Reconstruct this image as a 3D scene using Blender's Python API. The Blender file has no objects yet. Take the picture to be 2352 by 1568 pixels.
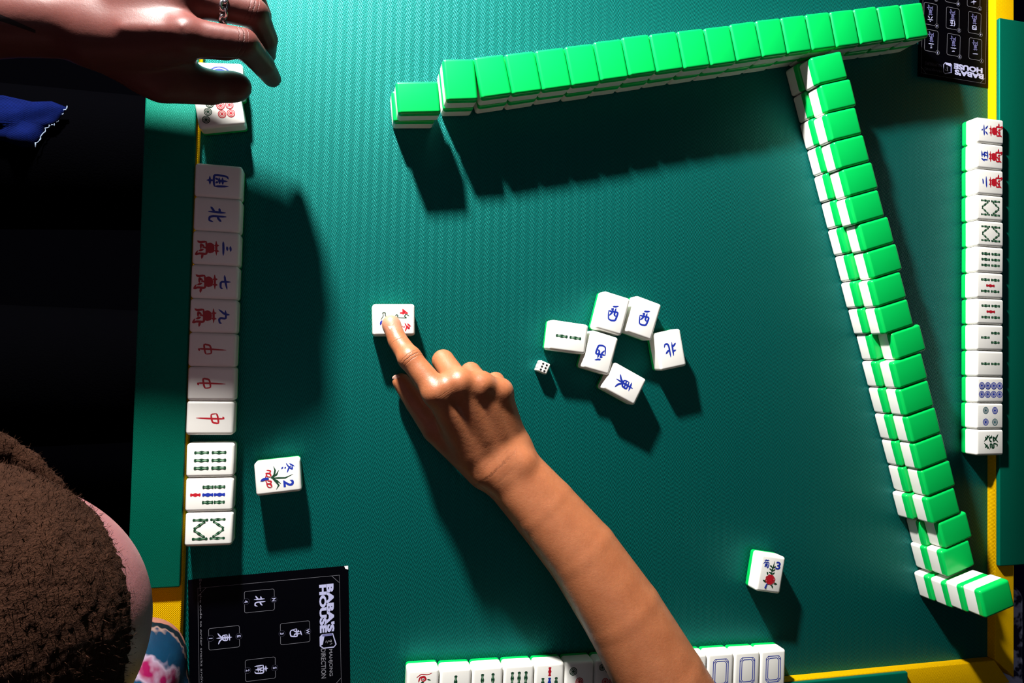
import bpy, bmesh, math, random
import numpy as np
from mathutils import Matrix, Vector

# ------------------------------------------------------------------ camera, world, lights, exposure
SC = bpy.context.scene
COL = SC.collection
MM = 0.001
CAM_ROT = np.array([[0.9714990977, 0.0212302789, 0.2360906149],
                    [-0.0277546154, 0.9993182530, 0.0243456465],
                    [-0.2354127960, -0.0302043779, 0.9714260163]])
CAM_LOC = np.array([129.877, -137.418, 676.832])      # millimetres above the playing cloth
FPX = 1619.49                                          # focal length in pixels of a 2352 wide frame

cam_d = bpy.data.cameras.new('camera')
cam_d.sensor_fit = 'HORIZONTAL'
cam_d.sensor_width = 36.0
cam_d.lens = FPX / 2352 * 36.0
cam_d.clip_start = 0.01
cam_d.clip_end = 20
cam = bpy.data.objects.new('camera', cam_d)
COL.objects.link(cam)
cam.matrix_world = Matrix.Translation(Vector(CAM_LOC * MM)) @ Matrix(CAM_ROT.T.tolist()).to_4x4()
SC.camera = cam

SC.view_settings.view_transform = 'Standard'
SC.view_settings.look = 'None'
SC.view_settings.gamma = 1.0
SC.view_settings.use_curve_mapping = False
SC.view_settings.exposure = 0.0

world = bpy.data.worlds.new('dim_room')
SC.world = world
world.use_nodes = True
world.node_tree.nodes['Background'].inputs[0].default_value = (0.30, 0.42, 1.0, 1)
world.node_tree.nodes['Background'].inputs[1].default_value = 0.008


def light(name, kind, loc, power, color, **kw):
    d = bpy.data.lights.new(name, kind)
    d.energy = power
    d.color = color
    for k, v in kw.items():
        setattr(d, k, v)
    o = bpy.data.objects.new(name, d)
    COL.objects.link(o)
    o.location = [c * MM for c in loc]
    return o


def aim(o, tgt):
    v = Vector([c * MM for c in tgt]) - o.location
    o.rotation_euler = v.to_track_quat('-Z', 'Y').to_euler()


LAMP = light('bare_lamp', 'POINT', (-92, 779, 402), 210.0, (1.0, 0.97, 0.93), shadow_soft_size=0.034)
FILL = light('ceiling_glow', 'AREA', (150, -300, 2100), 1.9, (0.92, 0.90, 1.0), shape='DISK', size=1.4)
aim(FILL, (300, -100, 0))
PINK = light('pink_wall_light', 'AREA', (-1150, 150, 900), 0.45, (1.0, 0.35, 0.62), shape='DISK', size=0.5)
aim(PINK, (-100, 0, 100))

# ------------------------------------------------------------------ helpers
rnd = random.Random(7)


def at(x, y, z):
    """pixel of the photograph -> point in millimetres on the horizontal plane at height z"""
    d = CAM_ROT.T @ np.array([(x - 1176) / FPX, -(y - 784) / FPX, -1.0])
    return CAM_LOC + d * ((z - CAM_LOC[2]) / d[2])


def empty(name, loc=(0, 0, 0), rz=0.0):
    o = bpy.data.objects.new(name, None)
    o.empty_display_size = 0.02
    COL.objects.link(o)
    o.location = [c * MM for c in loc]
    o.rotation_euler = (0, 0, rz)
    return o


def obj(name, me, parent=None, mats=()):
    o = bpy.data.objects.new(name, me)
    COL.objects.link(o)
    if parent is not None:
        o.parent = parent
    for m in mats:
        me.materials.append(m)
    return o


def tag(o, label, cat=None, group=None, kind=None):
    if label:
        o['label'] = label
    if cat:
        o['category'] = cat
    if group:
        o['group'] = group
    if kind:
        o['kind'] = kind
    return o


def mesh_from(name, verts, faces, smooth=False, midx=None):
    me = bpy.data.meshes.new(name)
    me.from_pydata([tuple(v) for v in verts], [], [tuple(f) for f in faces])
    if midx is not None:
        me.polygons.foreach_set('material_index', midx)
    if smooth:
        me.polygons.foreach_set('use_smooth', [True] * len(me.polygons))
    me.update()
    return me


def bm_mesh(name, bm, smooth=False):
    bmesh.ops.recalc_face_normals(bm, faces=bm.faces)
    me = bpy.data.meshes.new(name)
    bm.to_mesh(me)
    bm.free()
    if smooth:
        me.polygons.foreach_set('use_smooth', [True] * len(me.polygons))
    return me


# ------------------------------------------------------------------ materials
def new_mat(name):
    m = bpy.data.materials.new(name)
    m.use_nodes = True
    nt = m.node_tree
    return m, nt, nt.nodes['Principled BSDF']


def plain(name, col, rough=0.5, spec=0.5, sss=0.0, sss_r=(1, 1, 1), sss_s=0.004, metal=0.0, coat=0.0, noise=0.0, nscale=300):
    m, nt, b = new_mat(name)
    b.inputs['Base Color'].default_value = (*col, 1)
    b.inputs['Roughness'].default_value = rough
    b.inputs['Specular IOR Level'].default_value = spec
    b.inputs['Metallic'].default_value = metal
    b.inputs['Coat Weight'].default_value = coat
    if sss:
        b.inputs['Subsurface Weight'].default_value = sss
        b.inputs['Subsurface Radius'].default_value = sss_r
        b.inputs['Subsurface Scale'].default_value = sss_s
    if noise:
        tc = nt.nodes.new('ShaderNodeTexCoord')
        n = nt.nodes.new('ShaderNodeTexNoise')
        n.inputs['Scale'].default_value = nscale
        n.inputs['Detail'].default_value = 4
        bp = nt.nodes.new('ShaderNodeBump')
        bp.inputs['Strength'].default_value = noise
        bp.inputs['Distance'].default_value = 0.001
        nt.links.new(tc.outputs['Object'], n.inputs['Vector'])
        nt.links.new(n.outputs['Fac'], bp.inputs['Height'])
        nt.links.new(bp.outputs['Normal'], b.inputs['Normal'])
    return m


class NB:
    """tiny expression builder for math nodes"""
    def __init__(self, nt):
        self.nt = nt

    def m(self, op, a, b=None, c=None):
        n = self.nt.nodes.new('ShaderNodeMath')
        n.operation = op
        for i, v in enumerate((a, b, c)):
            if v is None:
                continue
            if isinstance(v, (int, float)):
                n.inputs[i].default_value = v
            else:
                self.nt.links.new(v, n.inputs[i])
        return n.outputs[0]

    def xyz(self):
        tc = self.nt.nodes.new('ShaderNodeTexCoord')
        s = self.nt.nodes.new('ShaderNodeSeparateXYZ')
        self.nt.links.new(tc.outputs['Object'], s.inputs[0])
        return tc, s.outputs[0], s.outputs[1], s.outputs[2]

    def mix(self, f, c1, c2):
        n = self.nt.nodes.new('ShaderNodeMix')
        n.data_type = 'RGBA'
        if isinstance(f, (int, float)):
            n.inputs[0].default_value = f
        else:
            self.nt.links.new(f, n.inputs[0])
        for i, c in ((6, c1), (7, c2)):
            if isinstance(c, tuple):
                n.inputs[i].default_value = (*c, 1)
            else:
                self.nt.links.new(c, n.inputs[i])
        return n.outputs[2]

    def noise(self, vec, scale, detail=3, rough=0.55):
        n = self.nt.nodes.new('ShaderNodeTexNoise')
        n.inputs['Scale'].default_value = scale
        n.inputs['Detail'].default_value = detail
        n.inputs['Roughness'].default_value = rough
        self.nt.links.new(vec, n.inputs['Vector'])
        return n.outputs['Fac']

    def bump(self, h, dist, strength=1.0, normal=None):
        n = self.nt.nodes.new('ShaderNodeBump')
        n.inputs['Strength'].default_value = strength
        n.inputs['Distance'].default_value = dist
        self.nt.links.new(h, n.inputs['Height'])
        if normal is not None:
            self.nt.links.new(normal, n.inputs['Normal'])
        return n.outputs[0]


def felt_material():
    m, nt, b = new_mat('herringbone_cloth')
    e = NB(nt)
    tc, x, y, z = e.xyz()
    wob = e.m('MULTIPLY', e.m('SUBTRACT', e.noise(tc.outputs['Object'], 40, 2), 0.5), 0.0012)
    x2 = e.m('ADD', x, wob)
    fr = e.m('FRACT', e.m('MULTIPLY', x2, 1 / 0.0091))
    tri = e.m('ABSOLUTE', e.m('SUBTRACT', e.m('MULTIPLY', fr, 2.0), 1.0))
    ph = e.m('ADD', e.m('MULTIPLY', y, 1 / 0.0046), e.m('MULTIPLY', tri, 3.0))
    h = e.m('ADD', e.m('MULTIPLY', e.m('SINE', e.m('MULTIPLY', ph, 2 * math.pi)), 0.5), 0.5)
    tx = e.m('SINE', e.m('MULTIPLY', x2, 2 * math.pi / 0.0023))
    ty = e.m('SINE', e.m('MULTIPLY', y, 2 * math.pi / 0.0016))
    th = e.m('MULTIPLY', tx, ty)
    fz = e.noise(tc.outputs['Object'], 1400, 3)
    hh = e.m('ADD', e.m('ADD', e.m('MULTIPLY', h, 0.80), e.m('MULTIPLY', th, 0.30)), e.m('MULTIPLY', fz, 0.35))
    big = e.noise(tc.outputs['Object'], 9, 3)
    c = e.mix(e.m('POWER', h, 1.4), (0.0001, 0.006, 0.005), (0.0009, 0.115, 0.096))
    c = e.mix(e.m('MULTIPLY', fz, 0.3), c, (0.0005, 0.050, 0.042))
    c = e.mix(e.m('MULTIPLY', big, 0.35), c, (0.0003, 0.040, 0.046))
    nt.links.new(c, b.inputs['Base Color'])
    nt.links.new(e.bump(hh, 0.00015, 1.0), b.inputs['Normal'])
    b.inputs['Roughness'].default_value = 0.46
    b.inputs['Specular IOR Level'].default_value = 1.0
    b.inputs['Specular Tint'].default_value = (0.06, 1.0, 0.88, 1)
    return m


def weave_material(name, c1, c2, pitch, rough=0.5, spec=0.4, depth=0.0002, bumpk=1.0, tint=(1, 1, 1)):
    m, nt, b = new_mat(name)
    e = NB(nt)
    tc, x, y, z = e.xyz()
    a = e.m('SINE', e.m('MULTIPLY', x, 2 * math.pi / pitch))
    d = e.m('SINE', e.m('MULTIPLY', y, 2 * math.pi / pitch))
    z1 = e.m('SINE', e.m('MULTIPLY', z, 2 * math.pi / pitch))
    h = e.m('ADD', e.m('MULTIPLY', e.m('MULTIPLY', a, d), 0.5), e.m('MULTIPLY', z1, 0.15))
    h = e.m('ADD', h, 0.5)
    fz = e.noise(tc.outputs['Object'], 900, 3)
    c = e.mix(e.m('MULTIPLY', e.m('ADD', h, fz), 0.5), c1, c2)
    nt.links.new(c, b.inputs['Base Color'])
    nt.links.new(e.bump(e.m('ADD', h, e.m('MULTIPLY', fz, 0.5)), depth, bumpk), b.inputs['Normal'])
    b.inputs['Roughness'].default_value = rough
    b.inputs['Specular IOR Level'].default_value = spec
    b.inputs['Specular Tint'].default_value = (*tint, 1)
    return m


def skin_material(name, base, dark, pores=1.0, creases=(), sss=0.35, tattoo=None, patches=(), spec=0.45):
    """creases: (point mm, axis, wavelength mm, reach mm, depth mm); patches: (point mm, radius mm, colour)"""
    m, nt, b = new_mat(name)
    e = NB(nt)
    tc, x, y, z = e.xyz()
    n1 = e.noise(tc.outputs['Object'], 55, 4)
    n2 = e.noise(tc.outputs['Object'], 420, 4, 0.65)
    n3 = e.noise(tc.outputs['Object'], 1500, 2)
    c = e.mix(n1, dark, base)
    c = e.mix(e.m('MULTIPLY', n2, 0.62), c, dark)
    c = e.mix(e.m('MULTIPLY', e.m('POWER', n3, 2.0), 0.5), c, tuple(v * 0.5 for v in dark))

    def dist(p):
        dx = e.m('POWER', e.m('ABSOLUTE', e.m('SUBTRACT', x, p[0] * MM)), 2)
        dy = e.m('POWER', e.m('ABSOLUTE', e.m('SUBTRACT', y, p[1] * MM)), 2)
        dz = e.m('POWER', e.m('ABSOLUTE', e.m('SUBTRACT', z, p[2] * MM)), 2)
        return e.m('SQRT', e.m('ADD', dx, e.m('ADD', dy, dz)))

    def mask(p, r):
        k = e.m('SUBTRACT', 1.0, e.m('DIVIDE', dist(p), r * MM))
        return e.m('SMOOTH_MIN', e.m('MAXIMUM', k, 0.0), 1.0, 0.05)

    for p, r, col in patches:
        c = e.mix(e.m('MULTIPLY', mask(p, r), 0.8), c, col)
    hh = e.m('ADD', e.m('MULTIPLY', n2, 0.30 * pores), e.m('MULTIPLY', n3, 0.14 * pores))
    for p, ax, wl, reach, dep in creases:
        ax = np.array(ax) / np.linalg.norm(ax)
        u = e.m('ADD', e.m('MULTIPLY', e.m('SUBTRACT', x, p[0] * MM), float(ax[0])),
                e.m('ADD', e.m('MULTIPLY', e.m('SUBTRACT', y, p[1] * MM), float(ax[1])),
                    e.m('MULTIPLY', e.m('SUBTRACT', z, p[2] * MM), float(ax[2]))))
        u = e.m('ADD', u, e.m('MULTIPLY', e.m('SUBTRACT', n2, 0.5), wl * MM * 0.9))
        w = e.m('COSINE', e.m('MULTIPLY', u, 2 * math.pi / (wl * MM)))
        w = e.m('POWER', e.m('MAXIMUM', w, 0.0), 2.5)
        along = e.m('MAXIMUM', e.m('SUBTRACT', 1.0, e.m('DIVIDE', e.m('ABSOLUTE', u), reach * 0.55 * MM)), 0.0)
        k = e.m('MULTIPLY', e.m('MULTIPLY', w, mask(p, reach * 1.6)), along)
        hh = e.m('SUBTRACT', hh, e.m('MULTIPLY', k, dep * 2.2))
        c = e.mix(e.m('MINIMUM', e.m('MULTIPLY', k, 0.85), 0.8), c, tuple(v * 0.45 for v in dark))
    if tattoo:
        c = tattoo(e, nt, dist, c, tc)
    nt.links.new(c, b.inputs['Base Color'])
    nt.links.new(e.bump(hh, 0.0010, 0.55), b.inputs['Normal'])
    b.inputs['Roughness'].default_value = 0.42
    b.inputs['Specular IOR Level'].default_value = spec
    b.inputs['Subsurface Weight'].default_value = sss
    b.inputs['Subsurface Radius'].default_value = (1.0, 0.30, 0.14)
    b.inputs['Subsurface Scale'].default_value = 0.0035
    return m


M_FELT = felt_material()
M_PAD = weave_material('green_vinyl', (0.0003, 0.060, 0.034), (0.001, 0.120, 0.075), 0.0013, rough=0.42, spec=0.55, depth=0.00012, tint=(0.05, 1.0, 0.80))
M_RAIL = weave_material('yellow_canvas', (0.38, 0.20, 0.000), (0.90, 0.52, 0.000), 0.0016, rough=0.7, spec=0.04, depth=0.00022)
M_IVORY = plain('ivory_acrylic', (0.80, 0.79, 0.74), rough=0.28, spec=0.4, sss=0.12, sss_r=(1, 0.95, 0.8), sss_s=0.004)
M_JADE = plain('green_acrylic', (0.001, 0.47, 0.080), rough=0.28, spec=0.4, sss=0.15, sss_r=(0.2, 1, 0.4), sss_s=0.004)
M_BLUE = plain('blue_paint', (0.004, 0.022, 0.30), rough=0.5)
M_RED = plain('red_paint', (0.42, 0.004, 0.014), rough=0.5)
M_GREEN = plain('dark_green_paint', (0.001, 0.038, 0.013), rough=0.5)
M_LGREEN = plain('light_green_paint', (0.25, 0.45, 0.28), rough=0.5)
M_BLACK = plain('black_paint', (0.006, 0.006, 0.008), rough=0.5)
M_TEAL = plain('teal_paint', (0.02, 0.09, 0.11), rough=0.5)
INKS = [M_BLUE, M_RED, M_GREEN, M_LGREEN, M_BLACK, M_TEAL, M_IVORY]
BLUE, RED, GREEN, LGREEN, BLACK, TEAL, WHITE = range(7)
M_CARD = plain('black_card_stock', (0.0005, 0.0005, 0.0014), rough=0.32, spec=0.06)
M_PRINT = plain('pale_violet_print', (0.42, 0.43, 0.66), rough=0.5)
M_PRINT2 = plain('grey_print', (0.16, 0.16, 0.19), rough=0.5)
M_PRINT3 = plain('faint_print', (0.035, 0.035, 0.06), rough=0.5)
M_PRINT4 = plain('violet_print', (0.13, 0.13, 0.30), rough=0.5)
M_SCUFF = plain('bare_paper', (0.75, 0.75, 0.78), rough=0.8)
M_BLACKCLOTH = plain('black_cotton', (0.0004, 0.0004, 0.0006), rough=1.0, spec=0.0, noise=0.6, nscale=500)
M_SILVER = plain('dull_silver', (0.55, 0.52, 0.55), rough=0.28, metal=1.0)
M_FLOOR = plain('dark_floor_boards', (0.0004, 0.0004, 0.0007), rough=0.9, spec=0.0, noise=0.3, nscale=60)
M_TABLEWOOD = plain('dark_table_wood', (0.02, 0.012, 0.008), rough=0.6, noise=0.2, nscale=80)


# ------------------------------------------------------------------ brush strokes and markings
class Ink:
    """collects flat painted shapes lying on a surface, in millimetres, each a hair above the last"""
    def __init__(self, z0=0.03, dz=0.012):
        self.v, self.f, self.mi = [], [], []
        self.z, self.dz = z0, dz

    def poly(self, pts, mat):
        b = len(self.v)
        self.v += [(p[0], p[1], self.z) for p in pts]
        self.f.append(list(range(b, b + len(pts))))
        self.mi.append(mat)
        self.z += self.dz

    def ribbon(self, pts, widths, mat, closed=False):
        pts = [np.array(p, float) for p in pts]
        n = len(pts)
        L, R = [], []
        for i in range(n):
            if closed:
                t = pts[(i + 1) % n] - pts[i - 1]
            else:
                t = pts[min(i + 1, n - 1)] - pts[max(i - 1, 0)]
            t = t / (np.linalg.norm(t) + 1e-9)
            nn = np.array([-t[1], t[0]])
            w = widths[i] if hasattr(widths, '__len__') else widths
            L.append(pts[i] + nn * w / 2)
            R.append(pts[i] - nn * w / 2)
        b = len(self.v)
        for l, r in zip(L, R):
            self.v += [(l[0], l[1], self.z), (r[0], r[1], self.z)]
        for i in range(n if closed else n - 1):
            j = (i + 1) % n
            self.f.append([b + 2 * i, b + 2 * i + 1, b + 2 * j + 1, b + 2 * j])
            self.mi.append(mat)
        self.z += self.dz

    def brush(self, pts, w, mat, taper=(0.75, 0.55)):
        """a brush stroke: smooth path, fuller in places, soft ends"""
        P = [np.array(p, float) for p in pts]
        # resample with slightly rounded corners
        out = []
        for i in range(len(P) - 1):
            a, b = P[i], P[i + 1]
            k = 4
            for q in range(k):
                out.append(a + (b - a) * q / k)
        out.append(P[-1])
        S = [out[0]] + [(out[i - 1] + 2 * out[i] + out[i + 1]) / 4 for i in range(1, len(out) - 1)] + [out[-1]]
        n = len(S)
        ws = []
        for i in range(n):
            t = i / (n - 1)
            k = taper[0] + (taper[1] - taper[0]) * t
            k += 0.28 * math.sin(math.pi * t)
            if i == 0 or i == n - 1:
                k *= 0.45
            ws.append(w * k)
        # little pointed caps
        d0 = S[0] - S[1]
        d1 = S[-1] - S[-2]
        d0 /= np.linalg.norm(d0) + 1e-9
        d1 /= np.linalg.norm(d1) + 1e-9
        S = [S[0] + d0 * w * 0.22] + S + [S[-1] + d1 * w * 0.22]
        ws = [w * 0.12] + ws + [w * 0.1]
        self.ribbon(S, ws, mat)

    def disc(self, c, r, mat, n=20):
        self.poly([(c[0] + r * math.cos(2 * math.pi * i / n), c[1] + r * math.sin(2 * math.pi * i / n)) for i in range(n)], mat)

    def ring(self, c, r, w, mat, n=24):
        self.ribbon([(c[0] + r * math.cos(2 * math.pi * i / n), c[1] + r * math.sin(2 * math.pi * i / n)) for i in range(n)], w, mat, closed=True)

    def mesh(self, name, mats=INKS):
        me = mesh_from(name, [(a * MM, b * MM, c * MM) for a, b, c in self.v], self.f, midx=self.mi)
        for m in mats:
            me.materials.append(m)
        return me


GLYPH = {
 'north': [[(37, 88), (35, 12)], [(14, 60), (36, 64)], [(8, 22), (22, 32), (38, 42)], [(60, 92), (60, 34), (66, 18), (86, 16), (94, 34)], [(90, 70), (74, 58), (61, 52)]],
 'west': [[(38, 90), (56, 92), (76, 100)], [(16, 60), (50, 62), (84, 66), (78, 18), (50, 12), (28, 16), (16, 60)], [(44, 82), (42, 54), (28, 36)], [(62, 84), (60, 48), (74, 40)], [(32, 72), (42, 78)]],
 'south': [[(28, 90), (74, 92)], [(50, 104), (52, 74)], [(18, 70), (22, 8)], [(18, 70), (50, 74), (86, 72), (80, 14), (66, 8)], [(38, 64), (46, 54)], [(66, 66), (58, 54)], [(34, 46), (70, 50)], [(32, 32), (70, 35)], [(52, 54), (51, 12)]],
 'east': [[(22, 86), (78, 90)], [(52, 104), (50, 50), (48, -4)], [(26, 70), (76, 74), (72, 42), (30, 38), (26, 70)], [(30, 55), (72, 58)], [(48, 40), (34, 20), (8, 4)], [(54, 40), (72, 18), (98, 8)]],
 'centre': [[(26, 70), (40, 76), (80, 82), (74, 52), (30, 44), (26, 70)], [(54, 106), (53, 50), (50, -22)], [(44, 100), (54, 106)]],
 'myriad': [[(12, 90), (88, 93)], [(34, 102), (36, 82)], [(66, 103), (64, 82)], [(30, 77), (72, 78), (68, 56), (32, 55), (30, 77)], [(32, 66), (70, 67)], [(50, 80), (50, 28)], [(16, 44), (22, 14), (14, 4)], [(16, 44), (50, 48), (86, 48), (84, 14), (92, -4), (70, 6)], [(46, 36), (30, 20), (58, 20)], [(60, 32), (70, 12)], [(84, 30), (112, 26)]],
 '1': [[(6, 48), (50, 50), (94, 56)]],
 '2': [[(30, 72), (50, 72), (74, 80)], [(4, 22), (50, 26), (96, 28)]],
 '3': [[(34, 84), (66, 90)], [(36, 56), (62, 60)], [(6, 22), (50, 26), (94, 26)]],
 '4': [[(12, 78), (50, 82), (88, 80), (82, 22), (20, 18), (12, 78)], [(40, 80), (34, 44)], [(58, 80), (60, 48), (74, 46)]],
 '5': [[(26, 96), (6, 50)], [(18, 70), (18, 2)], [(38, 88), (92, 92)], [(64, 88), (52, 10)], [(40, 54), (82, 57), (76, 8)], [(30, 6), (98, 10)]],
 '6': [[(46, 100), (58, 84)], [(6, 62), (50, 66), (96, 68)], [(40, 46), (14, 10)], [(60, 46), (90, 10)]],
 '7': [[(6, 46), (50, 56), (94, 72)], [(46, 98), (46, 24), (56, 14), (86, 16), (90, 32)]],
 '9': [[(40, 98), (36, 56), (8, 8)], [(14, 64), (66, 72), (62, 24), (72, 12), (94, 18), (96, 34)]],
 'wealth': [[(46, 100), (10, 62)], [(20, 94), (36, 76)], [(14, 78), (24, 70)], [(58, 100), (94, 62)], [(84, 94), (66, 80)], [(92, 82), (78, 72)], [(16, 56), (42, 58), (40, 44), (18, 44), (18, 30), (46, 32), (38, 4), (26, 8)], [(60, 62), (54, 46)], [(60, 62), (80, 62), (80, 47), (92, 47)], [(54, 34), (86, 36), (52, 0)], [(58, 28), (98, 0)]],
 'chrys': [[(16, 88), (86, 91)], [(38, 100), (38, 78)], [(64, 100), (63, 78)], [(34, 78), (8, 48)], [(28, 66), (86, 70), (80, 8), (64, 14)], [(50, 62), (50, 12)], [(28, 40), (72, 43)], [(36, 56), (42, 46)], [(64, 58), (57, 47)], [(48, 40), (28, 18)], [(54, 40), (72, 20)]],
 'winter': [[(44, 104), (12, 66)], [(40, 86), (74, 88), (50, 62), (6, 40)], [(36, 76), (60, 58), (98, 44)], [(44, 36), (56, 26)], [(40, 14), (58, 0)]],
}


def glyph(ink, key, cx, cy, w, h, mat, bw):
    for st in GLYPH[key]:
        ink.brush([(cx + (x - 50) / 100 * w, cy + (y - 50) / 100 * h) for x, y in st], bw, mat)


def bamboo(ink, cx, cy, L, col, ang=0.0, w=3.4):
    """one bamboo stick: dark outline swelling at three nodes, pale core"""
    c, s = math.cos(ang), math.sin(ang)

    def tr(u, v):
        return (cx + u * c - v * s, cy + u * s + v * c)
    n = 16
    pts, ws = [], []
    for i in range(n + 1):
        t = i / n
        pts.append(tr(0, (t - 0.5) * L))
        e = min(t, 1 - t)
        k = 0.78 + 0.22 * math.cos(2 * math.pi * 2 * t)
        ws.append(w * k * (0.45 if e < 0.01 else 1))
    ink.ribbon(pts, ws, col)
    if col in (GREEN,):
        for a, b in ((-0.36, -0.07), (0.07, 0.36)):
            ink.ribbon([tr(0, a * L), tr(0, (a + b) / 2 * L), tr(0, b * L)], [w * 0.12, w * 0.24, w * 0.12], LGREEN)


def dot(ink, c, r, col):
    ink.disc(c, r, col)
    ink.ring(c, r * 0.72, r * 0.10, WHITE)
    ink.ring(c, r * 0.42, r * 0.10, WHITE)


def leaf(ink, pts, w, mat):
    n = len(pts)
    ink.ribbon(pts, [w * math.sin(math.pi * (0.12 + 0.86 * i / (n - 1))) + 0.05 for i in range(n)], mat)


def text_mesh(body, size, sx=1.0, sy=1.0, bold=0.0, z=0.0):
    """built-in lettering as a flat mesh centred on the origin; size in mm"""
    cu = bpy.data.curves.new('lettering', 'FONT')
    cu.body = body
    cu.size = size * MM
    cu.align_x = 'CENTER'
    cu.align_y = 'CENTER'
    cu.offset = bold * MM
    cu.resolution_u = 3
    o = bpy.data.objects.new('lettering', cu)
    COL.objects.link(o)
    bpy.context.view_layer.update()
    dg = bpy.context.evaluated_depsgraph_get()
    me = bpy.data.meshes.new_from_object(o.evaluated_get(dg))
    bpy.data.objects.remove(o)
    bpy.data.curves.remove(cu)
    co = np.empty(len(me.vertices) * 3)
    me.vertices.foreach_get('co', co)
    co = co.reshape(-1, 3) / MM
    if len(co):
        mid = (co.min(0) + co.max(0)) / 2
        co = (co - mid) * [sx, sy, 1]
    faces = [list(p.vertices) for p in me.polygons]
    bpy.data.meshes.remove(me)
    return co, faces


def ink_text(ink, body, c, size, mat, rot=0.0, sx=1.0, sy=1.0, bold=0.0, fit=None):
    co, faces = text_mesh(body, size, sx, sy, bold)
    if fit is not None and len(co):
        ext = co.max(0) - co.min(0)
        co = co * [fit[0] / ext[0], fit[1] / ext[1], 1]
    cr, sr = math.cos(rot), math.sin(rot)
    b = len(ink.v)
    for p in co:
        ink.v.append((c[0] + p[0] * cr - p[1] * sr, c[1] + p[0] * sr + p[1] * cr, ink.z))
    for f in faces:
        ink.f.append([b + i for i in f])
        ink.mi.append(mat)
    ink.z += ink.dz


TW, TL, TD, TG = 29.4, 38.6, 22.0, 7.2     # tile width, length, depth, thickness of the green back (mm)


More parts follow.
